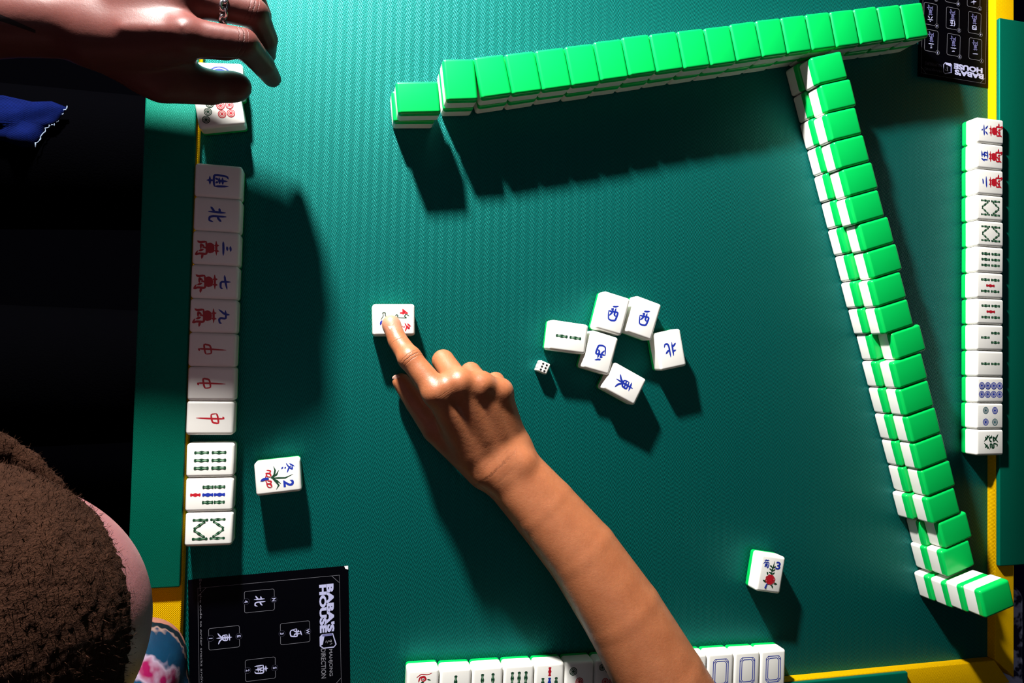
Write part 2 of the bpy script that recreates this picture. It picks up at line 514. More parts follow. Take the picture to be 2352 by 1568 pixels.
def mark(key):
    """painted face of one tile, lying on z = 0 (placed on the tile's face)"""
    k = Ink()
    if key in ('north', 'south', 'east', 'west'):
        glyph(k, key, 0, -0.5, 15.0, 18.0, BLUE, 2.1)
    elif key == 'centre':
        glyph(k, 'centre', 0, 1.5, 16, 17.5, RED, 1.7)
    elif key == 'wealth':
        glyph(k, 'wealth', 0, -1, 19, 19, GREEN, 2.1)
    elif key.startswith('wan'):
        glyph(k, key[3:], 0, 8.2, 13.5, 9.5, BLUE, 2.0)
        k.poly([(4.6 * math.cos(a * math.pi / 9), -5.0 + 3.7 * math.sin(a * math.pi / 9)) for a in range(18)], RED)
        glyph(k, 'myriad', 0, -7.2, 15.5, 17.5, RED, 2.1)
    elif key == 'bam2':
        for y in (-7, 7):
            bamboo(k, 0, y, 12, GREEN)
    elif key == 'bam3':
        bamboo(k, 0, 7, 12, GREEN)
        for x in (-5.4, 5.4):
            bamboo(k, x, -7, 12, GREEN)
    elif key == 'bam4':
        for x in (-5, 5):
            for y in (-7, 7):
                bamboo(k, x, y, 12, GREEN)
    elif key == 'bam5':
        for x in (-6.6, 6.6):
            for y in (-7, 7):
                bamboo(k, x, y, 12, GREEN)
        bamboo(k, 0, 0, 12, RED)
    elif key == 'bam6':
        for x in (-6.6, 0, 6.6):
            for y in (-7, 7):
                bamboo(k, x, y, 12, GREEN)
    elif key == 'bam7':
        bamboo(k, 0, 11.2, 8.4, RED)
        for x in (-6.6, 0, 6.6):
            for y in (-8.2, 1.2):
                bamboo(k, x, y, 9, BLUE if x == 0 else GREEN)
    elif key == 'bam9':
        for x in (-6.6, 0, 6.6):
            for y in (-9.6, 0, 9.6):
                bamboo(k, x, y, 9, RED if y == 0 else GREEN)
    elif key == 'bam8':
        for y, s in ((7, 1), (-7, -1)):
            for x in (-8, 8):
                bamboo(k, x, y, 12.5, GREEN, w=2.6)
            for x in (-3.6, 3.6):
                bamboo(k, x, y + s * 0.6, 11, GREEN, ang=(0.62 if x < 0 else -0.62) * s * -1, w=2.4)
    elif key == 'dot1':
        k.disc((0, 0), 11.2, BLUE, 36)
        k.ring((0, 0), 9.4, 0.8, WHITE, 36)
        k.ring((0, 0), 5.5, 0.9, WHITE, 30)
        k.disc((0, 0), 2.4, RED)
    elif key == 'dot3':
        dot(k, (-6.5, 10), 4.0, GREEN)
        dot(k, (0, 0), 4.0, RED)
        dot(k, (6.5, -10), 4.0, BLUE)
    elif key == 'dot4':
        for x, y, c in ((-6.6, 6.4, BLUE), (6.6, 6.4, TEAL), (-6.6, -6.4, TEAL), (6.6, -6.4, BLUE)):
            dot(k, (x, y), 4.0, c)
    elif key == 'dot7':
        for i, (x, y) in enumerate(((-7.2, 12.2), (-0.6, 9.6), (6, 7.0))):
            dot(k, (x, y), 3.4, GREEN)
        for x in (-3.7, 3.7):
            for y in (-1.6, -9.0):
                dot(k, (x, y), 3.5, RED)
    elif key == 'dot8':
        for x in (-4.9, 4.9):
            for y in (-12.6, -4.2, 4.2, 12.6):
                dot(k, (x, y), 4.0, BLUE)
    elif key == 'bird':
        k.brush([(-6, 12), (-2, 15), (4, 14), (8, 15.5)], 1.0, RED)
        k.brush([(-4, 8), (-3, 12), (1, 13), (3, 10), (0, 8)], 1.6, RED)
        k.ring((0, 10.4), 1.6, 0.8, RED)
        k.disc((0, 10.4), 0.6, BLACK)
        k.brush([(4, 10), (7, 9)], 1.2, GREEN)
        leaf(k, [(0, 8), (-3, 2), (0, -5), (6, -10)], 6.0, GREEN)
        leaf(k, [(2, 0), (6, -6), (4, -14)], 2.4, BLUE)
        leaf(k, [(-1, -2), (-5, -8), (-6, -13)], 2.2, RED)
    elif key == 'frame':
        for o in (0, 2.1):
            x, y = 8.4 - o, 13.2 - o
            c = 2.2
            k.ribbon([(-x + c, y), (x - c, y), (x, y - c), (x, -y + c), (x - c, -y), (-x + c, -y), (-x, -y + c), (-x, y - c)], 0.85, BLUE, closed=True)
        for sx in (-1, 1):
            for sy in (-1, 1):
                k.brush([(sx * 8.2, sy * 9.5), (sx * 6.0, sy * 11.0), (sx * 5.2, sy * 13.0)], 0.8, BLUE)
    elif key == 'orchid':
        glyph(k, 'winter', -7.6, 8.6, 9, 10.5, BLUE, 1.5)
        ink_text(k, '2', (6.3, 8.6), 10, BLUE, sx=1.0, bold=0.35, fit=(6.0, 9.0))
        leaf(k, [(0, -6), (0.6, 0), (1.2, 6), (-1.4, 13)], 1.5, GREEN)
        leaf(k, [(0, -6), (-2.4, -3), (-6.5, -2.0), (-10.5, -3.2)], 1.7, GREEN)
        leaf(k, [(0, -5), (-2.6, -1), (-6.5, 1.2)], 1.5, GREEN)
        leaf(k, [(0, -5), (3.0, -1), (6.0, 2.2)], 1.5, GREEN)
        leaf(k, [(0, -5), (3.4, -2), (7.0, 0.2), (10.5, -2.2)], 1.7, GREEN)
        for cx in (-4.2, 5.0):
            k.brush([(cx - 3.2, -9), (cx - 2.2, -5.5), (cx, -7.0)], 1.2, RED)
            k.brush([(cx + 2.6, -5.6), (cx, -6.4), (cx - 0.6, -10)], 1.5, RED)
            k.brush([(cx - 0.6, -10), (cx + 2.6, -8.8), (cx + 3.2, -6)], 1.0, RED)
            k.brush([(cx, -9), (0.2, -11.0)], 0.9, RED)
        k.brush([(0.2, -8), (0.2, -11.5), (1.4, -14.4)], 2.6, BLUE)
    elif key == 'chrysanthemum':
        glyph(k, 'chrys', -7.4, 9.6, 8.4, 9.4, BLUE, 1.15)
        ink_text(k, '3', (6.6, 9.6), 10, BLUE, bold=0.28, fit=(5.6, 8.2))
        leaf(k, [(0.4, -2), (0.2, 4), (1.2, 9), (1.8, 14)], 1.3, GREEN)
        for y in (0, 3.4, 6.6):
            leaf(k, [(0.4, y), (-1.6, y + 1.6), (-3.6, y + 2.0)], 1.5, GREEN)
            leaf(k, [(0.6, y), (2.4, y + 1.0), (4.0, y + 2.4)], 1.5, GREEN)
        for a in ((-4, -1, -5.6, 2.0), (-5, -9, -9.0, -6.8), (5, -9.5, 8.6, -9.2), (2, -11, 4.4, -14)):
            leaf(k, [(a[0], a[1]), ((a[0] + a[2]) / 2, (a[1] + a[3]) / 2 + 0.4), (a[2], a[3])], 1.9, GREEN)
        k.disc((-0.4, -5.6), 4.2, RED)
        for i in range(8):
            a = i * math.pi / 4 + 0.3
            k.ring((-0.4 + 3.9 * math.cos(a), -5.6 + 3.3 * math.sin(a)), 1.6, 1.0, RED, 14)
        k.brush([(-3.4, -10), (-4.2, -13), (-5.4, -14.8)], 1.6, BLUE)
        k.brush([(-5.6, -14.8), (-3, -14.4)], 1.0, BLUE)
    elif key == 'plum':
        ink_text(k, '4', (-7.4, 9.2), 9, RED, bold=0.25, fit=(5.2, 7.4))
        glyph(k, 'winter', 6.6, 10.6, 8.2, 8.4, RED, 1.5)
        k.brush([(-3.4, 14), (-5.4, 11), (-3.2, 9.4), (-1.6, 12), (-2.0, 4.6), (-2.6, -1)], 0.9, GREEN)
        k.brush([(-3.4, 1), (-5.0, 2.6), (-3.4, 4.0), (-2.4, 2)], 0.9, GREEN)
        k.brush([(-3.0, -3), (-4.0, -4.6), (-2.6, -6)], 0.9, RED)
        k.brush([(-2.4, -6), (-4, -8), (-6.6, -7.6), (-6.6, -10.4), (-3.8, -9.6), (0, -12)], 0.9, GREEN)
        k.brush([(0.6, -11), (4.4, -12.6)], 2.0, BLUE)
    return k.mesh('face_marking_' + key)


# ------------------------------------------------------------------ tiles
def rounded_box_split():
    out = []
    for side in (0, 1):
        bm = bmesh.new()
        bmesh.ops.create_cube(bm, size=1.0)
        for v in bm.verts:
            v.co = Vector((v.co.x * TW * MM, v.co.y * TL * MM, (v.co.z + 0.5) * TD * MM))
        bmesh.ops.bevel(bm, geom=list(bm.edges), offset=2.9 * MM, segments=5, profile=0.5, affect='EDGES')
        geom = list(bm.verts) + list(bm.edges) + list(bm.faces)
        r = bmesh.ops.bisect_plane(bm, geom=geom, plane_co=(0, 0, TG * MM), plane_no=(0, 0, 1), clear_inner=(side == 0), clear_outer=(side == 1))
        cut = [e for e in r['geom_cut'] if isinstance(e, bmesh.types.BMEdge)]
        bmesh.ops.edgenet_fill(bm, edges=cut)
        out.append(bm_mesh(('face_block', 'back_plate')[side], bm, smooth=True))
    for me, m in zip(out, (M_IVORY, M_JADE)):
        me.materials.append(m)
        me.set_sharp_from_angle(angle=math.radians(40))
    return out


ME_BODY, ME_BACK = rounded_box_split()
# face-down copies of the same two meshes, turned over
ME_BODY_DN, ME_BACK_DN = ME_BODY.copy(), ME_BACK.copy()
FLIP = Matrix.Translation((0, 0, TD * MM)) @ Matrix.Rotation(math.pi, 4, 'Y')
for me in (ME_BODY_DN, ME_BACK_DN):
    me.transform(FLIP)
MARKS = {}


def tile(x, y, z, rz, label, group, face=None):
    """one mahjong tile; face None = lying face down. rz turns its long axis (+Y) """
    t = empty('mahjong_tile', (x, y, z), rz)
    tag(t, label, 'mahjong tile', group)
    if face is None:
        obj('face_block', ME_BODY_DN, t)
        obj('back_plate', ME_BACK_DN, t)
    else:
        obj('face_block', ME_BODY, t)
        obj('back_plate', ME_BACK, t)
        if face not in MARKS:
            MARKS[face] = mark(face)
        k = obj('face_marking', MARKS[face], t)
        k.location = (0, 0, TD * MM)
    return t


ORD = ['first', 'second', 'third', 'fourth', 'fifth', 'sixth', 'seventh', 'eighth', 'ninth', 'tenth', 'eleventh',
       'twelfth', 'thirteenth', 'fourteenth', 'fifteenth', 'sixteenth', 'seventeenth', 'eighteenth', 'nineteenth', 'twentieth']
RIGHT, LEFT, UP, DOWN = -math.pi / 2, math.pi / 2, 0.0, math.pi
HZ = 0.05      # tiles rest this far above the cloth plane (mm)

# left player's row, lying face up against the left rail
left_faces = [('south', LEFT, 'ivory tile with a blue south character, topmost of the even row along the left rail'),
              ('north', RIGHT, 'ivory tile with a blue north character, second in the row along the left rail'),
              ('wan3', RIGHT, 'ivory tile with blue three strokes over red character in the left row'),
              ('wan7', RIGHT, 'ivory tile with blue seven over red character in the left row'),
              ('wan9', RIGHT, 'ivory tile with blue nine over red character in the left row'),
              ('centre', LEFT, 'red dragon tile in left row, nearest to the blue and red character tiles'),
              ('centre', LEFT, 'red dragon tile in left row, the middle of three red dragons'),
              ('centre', RIGHT, 'red dragon tile in left row beside the gap, turned opposite to the other two'),
              ('bam6', RIGHT, 'six bamboo tile in left row, just below the gap'),
              ('bam7', LEFT, 'seven bamboo tile with one red and two blue sticks in the left row'),
              ('bam8', RIGHT, 'eight bamboo tile with zigzag sticks at bottom end of the left row')]
for i, (fc, rz, lb) in enumerate(left_faces):
    if i < 8:
        y = -87.5 - 29.46 * (i + 1 - 4.5)
        x = 22.0
    else:
        y = -227.0 - 29.46 * (i - 8)
        x = 22.9 + 0.3 * (i - 8)
    tile(x + rnd.uniform(-.3, .3), y, HZ, rz + rnd.uniform(-.006, .006), lb, 'tiles of the row on the left rail', fc)


def edge_tile(px, py, qx, qy, ext, up, label, group, face, z=TD):
    """tile from the middle of one of its face edges (pixel) and a pixel on the inward side"""
    P, Q = at(px, py, z)[:2], at(qx, qy, z)[:2]
    d = (Q - P) / np.linalg.norm(Q - P)
    c = P + d * ext / 2
    u = {'in': d, 'out': -d, 'left': np.array([-d[1], d[0]]), 'right': np.array([d[1], -d[0]])}[up]
    return tile(c[0], c[1], HZ, math.atan2(u[1], u[0]) - math.pi / 2, label, group, face)


edge_tile(511, 291, 500, 232, TW, 'left', 'seven circle tile with green and red rings below the thumb of the ringed hand', 'tiles of the row on the left rail', 'dot7')
edge_tile(503, 143, 506, 200, TW, 'right', 'tile with a big blue circle half hidden by the thumb of the ringed hand', 'tiles of the row on the left rail', 'dot1')

# right player's row
right_faces = [('wan6', 'six over red character tile at the top end of the row on the right rail'),
               ('wan5', 'five over red character tile, second in the row on the right rail'),
               ('wan2', 'two strokes over red character tile, third in the row on the right rail'),
               ('bam8', 'eight bamboo zigzag tile in right row, touching the two strokes character tile'),
               ('bam8', 'eight bamboo zigzag tile in right row, touching the six bamboo tile'),
               ('bam6', 'six bamboo tile with six green sticks in the right row'),
               ('bam5', 'five bamboo tile with a red stick in right row, touching the six bamboo tile'),
               ('bam5', 'five bamboo tile with a red stick in right row, touching the three bamboo tile'),
               ('bam3', 'three bamboo tile in the right row'),
               ('bam2', 'two bamboo tile in the right row, above the eight circles'),
               ('dot8', 'eight circle tile with blue rings in the right row'),
               ('dot4', 'four circle tile with blue and grey rings in the right row'),
               ('wealth', 'green dragon tile at the bottom end of the row on the right rail')]
for i, (fc, lb) in enumerate(right_faces):
    y = 156.9 - 29.88 * (i + .5)
    tile(852.2 + rnd.uniform(-.6, .3), y, HZ, LEFT + rnd.uniform(-.006, .006), lb, 'tiles of the row on the right rail', fc)

# bottom player's row, standing in a slightly fanned line
bottom_faces = [('bird', 'tile with a red bird head at the left end of the bottom row'),
                ('bam3', 'tile with one green stick at top, second in the bottom row'),
                ('bam4', 'tile with two green sticks side by side, third in the bottom row'),
                ('bam6', 'tile with three green sticks side by side, fourth in the bottom row'),
                ('bam7', 'shaded tile with a red stick above green ones in the bottom row'),
                ('dot3', 'shaded tile with green and red circles on a diagonal in the bottom row'),
                ('dot7', 'tile with small green circles partly under the bare forearm'),
                ('dot8', 'tile of the bottom row hidden under the left side of the forearm'),
                ('wan2', 'tile of the bottom row hidden under the middle of the forearm'),
                ('wan3', 'tile of the bottom row hidden under the right side of the forearm'),
                ('frame', 'blue framed blank tile half covered by the forearm in the bottom row'),
                ('frame', 'blue framed blank tile second from the right end of the bottom row'),
                ('frame', 'blue framed blank tile at the right end of the bottom row')]
BW = (589.9 - 196.1) / 13
for i, (fc, lb) in enumerate(bottom_faces):
    x = 196.1 + BW * (i + .5)
    yt = -420.6 - (x - 196) * (9.3 / 394) + (1.0 if i == 0 else 0)
    tile(x, yt - TL / 2, HZ, -0.0236 + rnd.uniform(-.008, .008), lb, 'tiles of the row at the bottom edge', fc)

# discards in the middle
G = 'discarded tiles in the middle'
edge_tile(1348.6, 780, 1250, 766, TL, 'in', 'two bamboo tile in the middle with two green sticks end to end', G, 'bam2')
edge_tile(1438.6, 728.8, 1400, 717, TW, 'right', 'upright west tile in the middle, left of two alike side by side', G, 'west')
edge_tile(1508.8, 741.2, 1470, 727, TW, 'right', 'upright west tile in the middle, right of two alike side by side', G, 'west')
edge_tile(1410.6, 819.2, 1374, 808, TW, 'left', 'upside down west tile touching the two bamboo tile', G, 'west')
edge_tile(1472, 901.9, 1420, 873, TL, 'out', 'east tile lying lowest of the tiles in the middle', G, 'east')
edge_tile(1570.7, 796.7, 1530, 805, TW, 'left', 'upside down north tile standing apart at the right of the middle tiles', G, 'north')
edge_tile(905.5, 771, 904.6, 710, TW, 'right', 'flower tile with a red number four under the pointing fingertip', 'flower tiles', 'plum')
edge_tile(641.4, 1133.9, 637, 1075, TW, 'right', 'flower tile with an orchid and blue number two on the cloth', 'flower tiles', 'orchid')
edge_tile(1799.2, 1322, 1750, 1315, TW, 'right', 'flower tile with a red chrysanthemum and blue number three', 'flower tiles', 'chrysanthemum')

# the long wall across the top: two layers face down
TTPX = [(1013, 133), (1086.5, 131.6), (1158.4, 124), (1228.8, 115.7), (1299, 105.6), (1363.5, 96.4), (1431, 85.4), (1497, 77), (1560, 68.8),
        (1622.6, 62.7), (1681, 54.6), (1742, 46.5), (1800.7, 39.7), (1853, 30.4), (1910.8, 25), (1964.6, 18.2), (2017, 14), (2070, 8), (2119.7, 4)]
TT = np.array([at(a, b, 2 * TD)[:2] for a, b in TTPX])
thw = math.atan2(*(TT[-1] - TT[1])[::-1])
dw = np.array([math.cos(thw), math.sin(thw)])
nw = np.array([-dw[1], dw[0]])
sA = (TT @ dw)
pitch = (sA[-1] - sA[1]) / 17
lat = TT @ nw
for i in range(18):
    s = sA[1] + pitch * (i - 0.5)
    la = 0.5 * (lat[i] + lat[i + 1]) - TL / 2
    for layer in (0, 1):
        if i == 0:
            a, l2 = thw - 0.11, la + 0.3 - 1.0
            ds = -0.9
        else:
            a, l2, ds = thw + rnd.uniform(-.012, .012), la + rnd.uniform(-.5, .5), 0.0
        if layer == 0:
            ds += 1.2 if i else 0.2
            l2 += rnd.uniform(-.8, .4)
        c = dw * (s + ds) + nw * l2
        if layer:
            lb = 'green-backed tile in upper layer of the long top wall, %s from the left' % ORD[i]
        else:
            lb = 'ivory edge of a lower layer tile in the long top wall, %s from the left' % ORD[i]
        tile(c[0], c[1], HZ + layer * (TD + .05), a, lb, ('upper' if layer else 'lower') + ' layer of the long top wall')
c = at(961.5, 223, 2 * TD)
tile(c[0] - 2.4, c[1] - 0.6, HZ, math.radians(6) + math.pi / 2, 'lower tile of the crosswise pair at the left end of the top wall', 'crosswise pair at the left end')
tile(c[0], c[1], HZ + TD + .05, math.radians(7) + math.pi / 2, 'upper green tile lying crosswise at the left end of the top wall', 'crosswise pair at the left end')

# the wall at the right: two layers face down
VRPX = [(1932, 117), (1952.5, 180), (1964.6, 245), (1983, 309.6), (2002.3, 370.8), (2016.7, 434), (2039, 495), (2058, 559), (2067.7, 622.7), (2083.7, 685.8),
        (2112.4, 743), (2116.8, 810.8), (2131, 872), (2147, 933), (2163, 995), (2180.6, 1055.7), (2191.8, 1119.5), (2218.9, 1173.7), (2225.6, 1241)]
VLPX = [(1802, 166), (1819, 225), (1834, 285.7), (1850.9, 347.8), (1866.8, 410), (1883.7, 470.6), (1897.8, 528), (1914, 588.6), (1928, 650.8), (1945, 711.4),
        (1963.8, 770.3), (1976.5, 830.9), (1991.8, 891.5), (2005.9, 950.5), (2021.8, 1009.5), (2037, 1068.5), (2045.4, 1125.9), (2078, 1189), (2087.8, 1245), (2096, 1312)]
thv = 0.3045
dv = np.array([math.sin(thv), -math.cos(thv)])
nv = np.array([-dv[1], dv[0]])          # to the right of the wall
VU = np.array([at(a, b, 2 * TD)[:2] for a, b in VRPX])
VD = np.array([at(a, b, 0)[:2] for a, b in VLPX])


def spaced(s, step):
    s = list(s)
    fit = np.polyfit(np.arange(len(s)), s, 1)
    return [fit[0] * i + fit[1] for i in range(len(s))]


su, sd = spaced(VU @ dv, 30.0), spaced((VD @ dv)[:17], 30.0)
sd = sd + [max((VD @ dv)[17], sd[16] + 30), max((VD @ dv)[18], sd[16] + 60), (VD @ dv)[19]]
lu, ld = VU @ nv, VD @ nv
for i in range(20):
    c = dv * (sd[i] + TW / 2) + nv * (ld[i] + TL / 2)
    tile(c[0], c[1], HZ, thv + LEFT + rnd.uniform(-.008, .008), 'ivory edge of a lower layer tile in the right wall, %s from its top' % ORD[i], 'lower layer of the right wall')
for i in range(19):
    c = dv * (su[i] + TW / 2) + nv * (lu[i] - TL / 2 + .8)
    tile(c[0], c[1], HZ + TD + .05, thv + LEFT + rnd.uniform(-.008, .008), 'green-backed tile in upper layer of the right wall, %s from its top' % ORD[i], 'upper layer of the right wall')
e0 = dv * (sd[19] + TW / 2) + nv * (ld[19] + TL / 2)
p88 = at(2325, 1360, 4 * TD)[:2] - nv * TL / 2
tile(*(e0 + nv * 1.0 + dv * 0.3), HZ + TD + .05, thv + LEFT + .01, 'second tile up in the four high stack at the lower end of right wall', 'four high end stack')
tile(*(p88 * 0.6 + e0 * 0.4), HZ + 2 * (TD + .05), thv + LEFT - .02, 'third tile up in the four high stack at the lower end of right wall', 'four high end stack')
tile(*p88, HZ + 3 * (TD + .05), thv + LEFT - .03, 'topmost green tile of the four high stack at the lower end of right wall', 'four high end stack')


# ------------------------------------------------------------------ the die
def make_die():
    bm = bmesh.new()
    bmesh.ops.create_cube(bm, size=11.2 * MM)
    for v in bm.verts:
        v.co.z += 5.6 * MM
    bmesh.ops.bevel(bm, geom=list(bm.edges), offset=1.5 * MM, segments=4, profile=0.5, affect='EDGES')
    me = bm_mesh('die_body', bm, smooth=True)
    p = at(1249, 843.5, 11.2)
    d = obj('game_die', me, None, [M_IVORY])
    d.location = (p[0] * MM, p[1] * MM, HZ * MM)
    d.rotation_euler = (0, 0, math.radians(-22))
    tag(d, 'small white die showing six black pips beside the middle tiles', 'die')
    k = Ink(0.02, 0.004)
    for x in (-2.0, 2.0):
        for y in (-3.1, 0, 3.1):
            k.disc((x, y), 1.15, BLACK)
    o = obj('top_pips', k.mesh('top_pips'), d)
    o.location = (0, 0, 11.2 * MM)
    k = Ink(0.02, 0.004)
    for x in (-2.4, 2.4):
        for y in (-2.4, 2.4):
            k.disc((x, y), 1.1, GREEN)
    o = obj('side_pips', k.mesh('side_pips'), d)
    o.location = (-5.6 * MM, 0, 5.6 * MM)
    o.rotation_euler = (0, -math.pi / 2, 0)
    tag(o, 'green pips')


make_die()


# ------------------------------------------------------------------ the table
def box_bm(bm, x0, x1, y0, y1, z0, z1, bevel=0.0, seg=3):
    r = bmesh.ops.create_cube(bm, size=1.0)
    vs = r['verts']
    for v in vs:
        v.co = Vector(((x0 + (v.co.x + .5) * (x1 - x0)) * MM, (y0 + (v.co.y + .5) * (y1 - y0)) * MM, (z0 + (v.co.z + .5) * (z1 - z0)) * MM))
    if bevel:
        es = list({e for v in vs for e in v.link_edges})
        bmesh.ops.bevel(bm, geom=es, offset=bevel * MM, segments=seg, profile=0.5, affect='EDGES')


def mitred_rail(ax, bx, ay, by):
    """a rail whose inner edge runs a..b, outer edge 28 mm out, mitred ends, rounded top edges"""
    pass


IX0, IX1, IY0, IY1 = 2.0, 872.2, -468.0, 402.0
RW, RH = 27.5, 10.0
table = empty('mahjong_table', (435, -33, -750))
tag(table, 'square mahjong table with green herringbone cloth, yellow rails and green edge pads', 'table')


def tpart(name, me, mats):
    o = obj(name, me, table, mats)
    o.matrix_parent_inverse = Matrix.Translation((-0.435, 0.033, 0.750))
    return o


bm = bmesh.new()
box_bm(bm, IX0 - 3, IX1 + 3, IY0 - 3, IY1 + 3, -6, 0)
tpart('playing_cloth', bm_mesh('playing_cloth', bm), [M_FELT])


def rail_mesh(inner_a, inner_b, outer_a, outer_b, corner=0.0):
    bm = bmesh.new()
    lo = [bm.verts.new((p[0] * MM, p[1] * MM, -14 * MM)) for p in (inner_a, inner_b, outer_b, outer_a)]
    hi = [bm.verts.new((p[0] * MM, p[1] * MM, RH * MM)) for p in (inner_a, inner_b, outer_b, outer_a)]
    bm.faces.new(lo[::-1])
    bm.faces.new(hi)
    for i in range(4):
        bm.faces.new((lo[i], lo[(i + 1) % 4], hi[(i + 1) % 4], hi[i]))
    bm.edges.ensure_lookup_table()
    es = [e for e in bm.edges if all(v.co.z > 0 for v in e.verts)]
    bmesh.ops.bevel(bm, geom=es, offset=1.3 * MM, segments=3, profile=0.5, affect='EDGES')
    me = bm_mesh('frame_rail', bm, smooth=True)
    me.set_sharp_from_angle(angle=math.radians(50))
    return me


g = 0.5
ox0, ox1, oy0, oy1 = IX0 - RW, IX1 + RW, IY0 - RW, IY1 + RW
tpart('frame_rail', rail_mesh((IX0, IY1 - g), (IX0, IY0 + g), (ox0, oy1 - g), (ox0, oy0 + g)), [M_RAIL])
tpart('frame_rail', rail_mesh((IX1, IY0 + g), (IX1, IY1 - g), (ox1, oy0 + g + 5), (ox1, oy1 - g)), [M_RAIL])
tpart('frame_rail', rail_mesh((IX0 + g, IY0), (IX1 - g, IY0), (ox0 + g, oy0), (ox1 - g - 5, oy0)), [M_RAIL])
tpart('frame_rail', rail_mesh((IX0 + g, IY1), (IX1 - g, IY1), (ox0 + g, oy1), (ox1 - g, oy1)), [M_RAIL])


def pad_mesh(x0, x1, y0, y1):
    bm = bmesh.new()
    box_bm(bm, x0, x1, y0, y1, RH + .05, RH + 5.2, 1.5, 4)
    me = bm_mesh('edge_pad', bm, smooth=True)
    me.set_sharp_from_angle(angle=math.radians(60))
    return me


tpart('edge_pad', pad_mesh(IX0 - 42.5, IX0 - 1.2, -336.5, 304), [M_PAD])
tpart('edge_pad', pad_mesh(IX1 + 0.6, IX1 + 43, -359.5, 281), [M_PAD])
tpart('edge_pad', pad_mesh(108, 748, IY0 - 42, IY0 - 1.0), [M_PAD])
tpart('edge_pad', pad_mesh(125, 765, IY1 + 1.0, IY1 + 42), [M_PAD])
bm = bmesh.new()
box_bm(bm, ox0 + 6, ox1 - 6, oy0 + 6, oy1 - 6, -60, -14.2, 2)
tpart('table_top', bm_mesh('table_top', bm), [M_TABLEWOOD])
for sx in (0, 1):
    for sy in (0, 1):
        bm = bmesh.new()
        cx, cy = (ox0 + 45, ox1 - 45)[sx], (oy0 + 45, oy1 - 45)[sy]
        box_bm(bm, cx - 24, cx + 24, cy - 24, cy + 24, -750, -60, 4)
        tpart('table_leg', bm_mesh('table_leg', bm), [M_TABLEWOOD])

bm = bmesh.new()
box_bm(bm, -2200, 3200, -2600, 2400, -780, -750.2)
tag(obj('floor', bm_mesh('floor', bm), None, [M_FLOOR]), 'dark floor around the table', 'floor', kind='structure')
M_WALL = plain('dark_painted_plaster', (0.012, 0.012, 0.018), rough=0.9, noise=0.2, nscale=30)
for nm, b in (('wall_left', (-2300, -2200, -2700, 2500, -780, 2400)), ('wall_right', (3200, 3300, -2700, 2500, -780, 2400)),
              ('wall_front', (-2200, 3200, -2700, -2600, -780, 2400)), ('wall_back', (-2200, 3200, 2400, 2500, -780, 2400)),
              ('ceiling', (-2300, 3300, -2700, 2500, 2400, 2480))):
    bm = bmesh.new()
    box_bm(bm, *b)
    tag(obj(nm, bm_mesh(nm, bm), None, [M_WALL]), None, kind='structure')


# ------------------------------------------------------------------ printed cards
def card(name, corner_px, w, h, rz, label, draw, dx=0.0, scuffs=()):
    """corner_px: pixel of the card's top-right corner (as read)"""
    cr, sr = math.cos(rz), math.sin(rz)
    tr = at(*corner_px, 0.6)[:2]
    c = tr - np.array([cr, sr]) * w / 2 - np.array([-sr, cr]) * h / 2
    c = c + np.array([dx, 0])
    t = empty(name, (c[0], c[1], 0.05), rz)
    tag(t, label, 'card')
    bm = bmesh.new()
    box_bm(bm, -w / 2, w / 2, -h / 2, h / 2, 0, 0.6)
    o = obj('card_sheet', bm_mesh('card_sheet', bm), t, [M_CARD])

    def loc(px, py):
        p = at(px, py, 0.65)[:2] - c
        return (p[0] * cr + p[1] * sr, -p[0] * sr + p[1] * cr)
    k = Ink(0.62, 0.004)
    draw(k, loc, w, h)
    for cx, cy, s in scuffs:
        k.poly([(cx * w / 2, cy * h / 2), (cx * (w / 2 - s), cy * h / 2), (cx * (w / 2 - s * .8), cy * (h / 2 - s * .7)), (cx * w / 2, cy * (h / 2 - s))], 4)
    obj('printing', k.mesh('printing', [M_PRINT, M_PRINT2, M_PRINT3, M_PRINT4, M_SCUFF]), t)
    return t


def rrect(k, c, w, h, r, lw, mat):
    pts = []
    for sx, sy, a0 in ((1, 1, 0), (-1, 1, 90), (-1, -1, 180), (1, -1, 270)):
        for j in range(5):
            a = math.radians(a0 + j * 22.5)
            pts.append((c[0] + sx * (w / 2 - r) + r * math.cos(a), c[1] + sy * (h / 2 - r) + r * math.sin(a)))
    k.ribbon(pts, lw, mat, closed=True)


def badge(k, c, txt, r=2.2, tm=0, rm=1):
    k.ring(c, r, 0.28, rm)
    ink_text(k, txt, c, 3.0, tm, bold=0.06, fit=None)


def frame_line(k, w, h, m, lw=0.3):
    x, y, c = w / 2 - m, h / 2 - m, 7
    k.ribbon([(-x, y), (x, y), (x, -y), (-x, -y)], lw, 1, closed=True)
    for sx in (-1, 1):
        for sy in (-1, 1):
            k.ribbon([(sx * x, sy * (y - c)), (sx * (x - c), sy * y)], lw, 1)


def tile_logo(k, c, s, up=1):
    """little slanted tile block used as the emblem"""
    def P(*pts):
        return [(c[0] + a * s, c[1] + b * s) for a, b in pts]
    k.ribbon(P((-.42, .30), (.30, .50), (.46, .36), (.46, -.30), (.30, -.50), (-.30, -.50), (-.42, -.38)), s * .07, 0, closed=True)
    k.poly(P((-.42, -.20), (.22, -.34), (.30, -.50), (-.30, -.50), (-.42, -.38)), 0)
    k.poly(P((-.44, .28), (-.30, .24), (-.30, -.36), (-.44, -.36)), 3)
    k.brush(P((-.05, .18), (.12, .22), (.0, .02), (.16, -.06)), s * .06, 1)
    k.brush(P((-.02, -.1), (.12, -.16)), s * .06, 1)
    k.brush(P((.20, .26), (.28, .10)), s * .05, 1)


RZ1 = -math.pi / 2 + 0.045


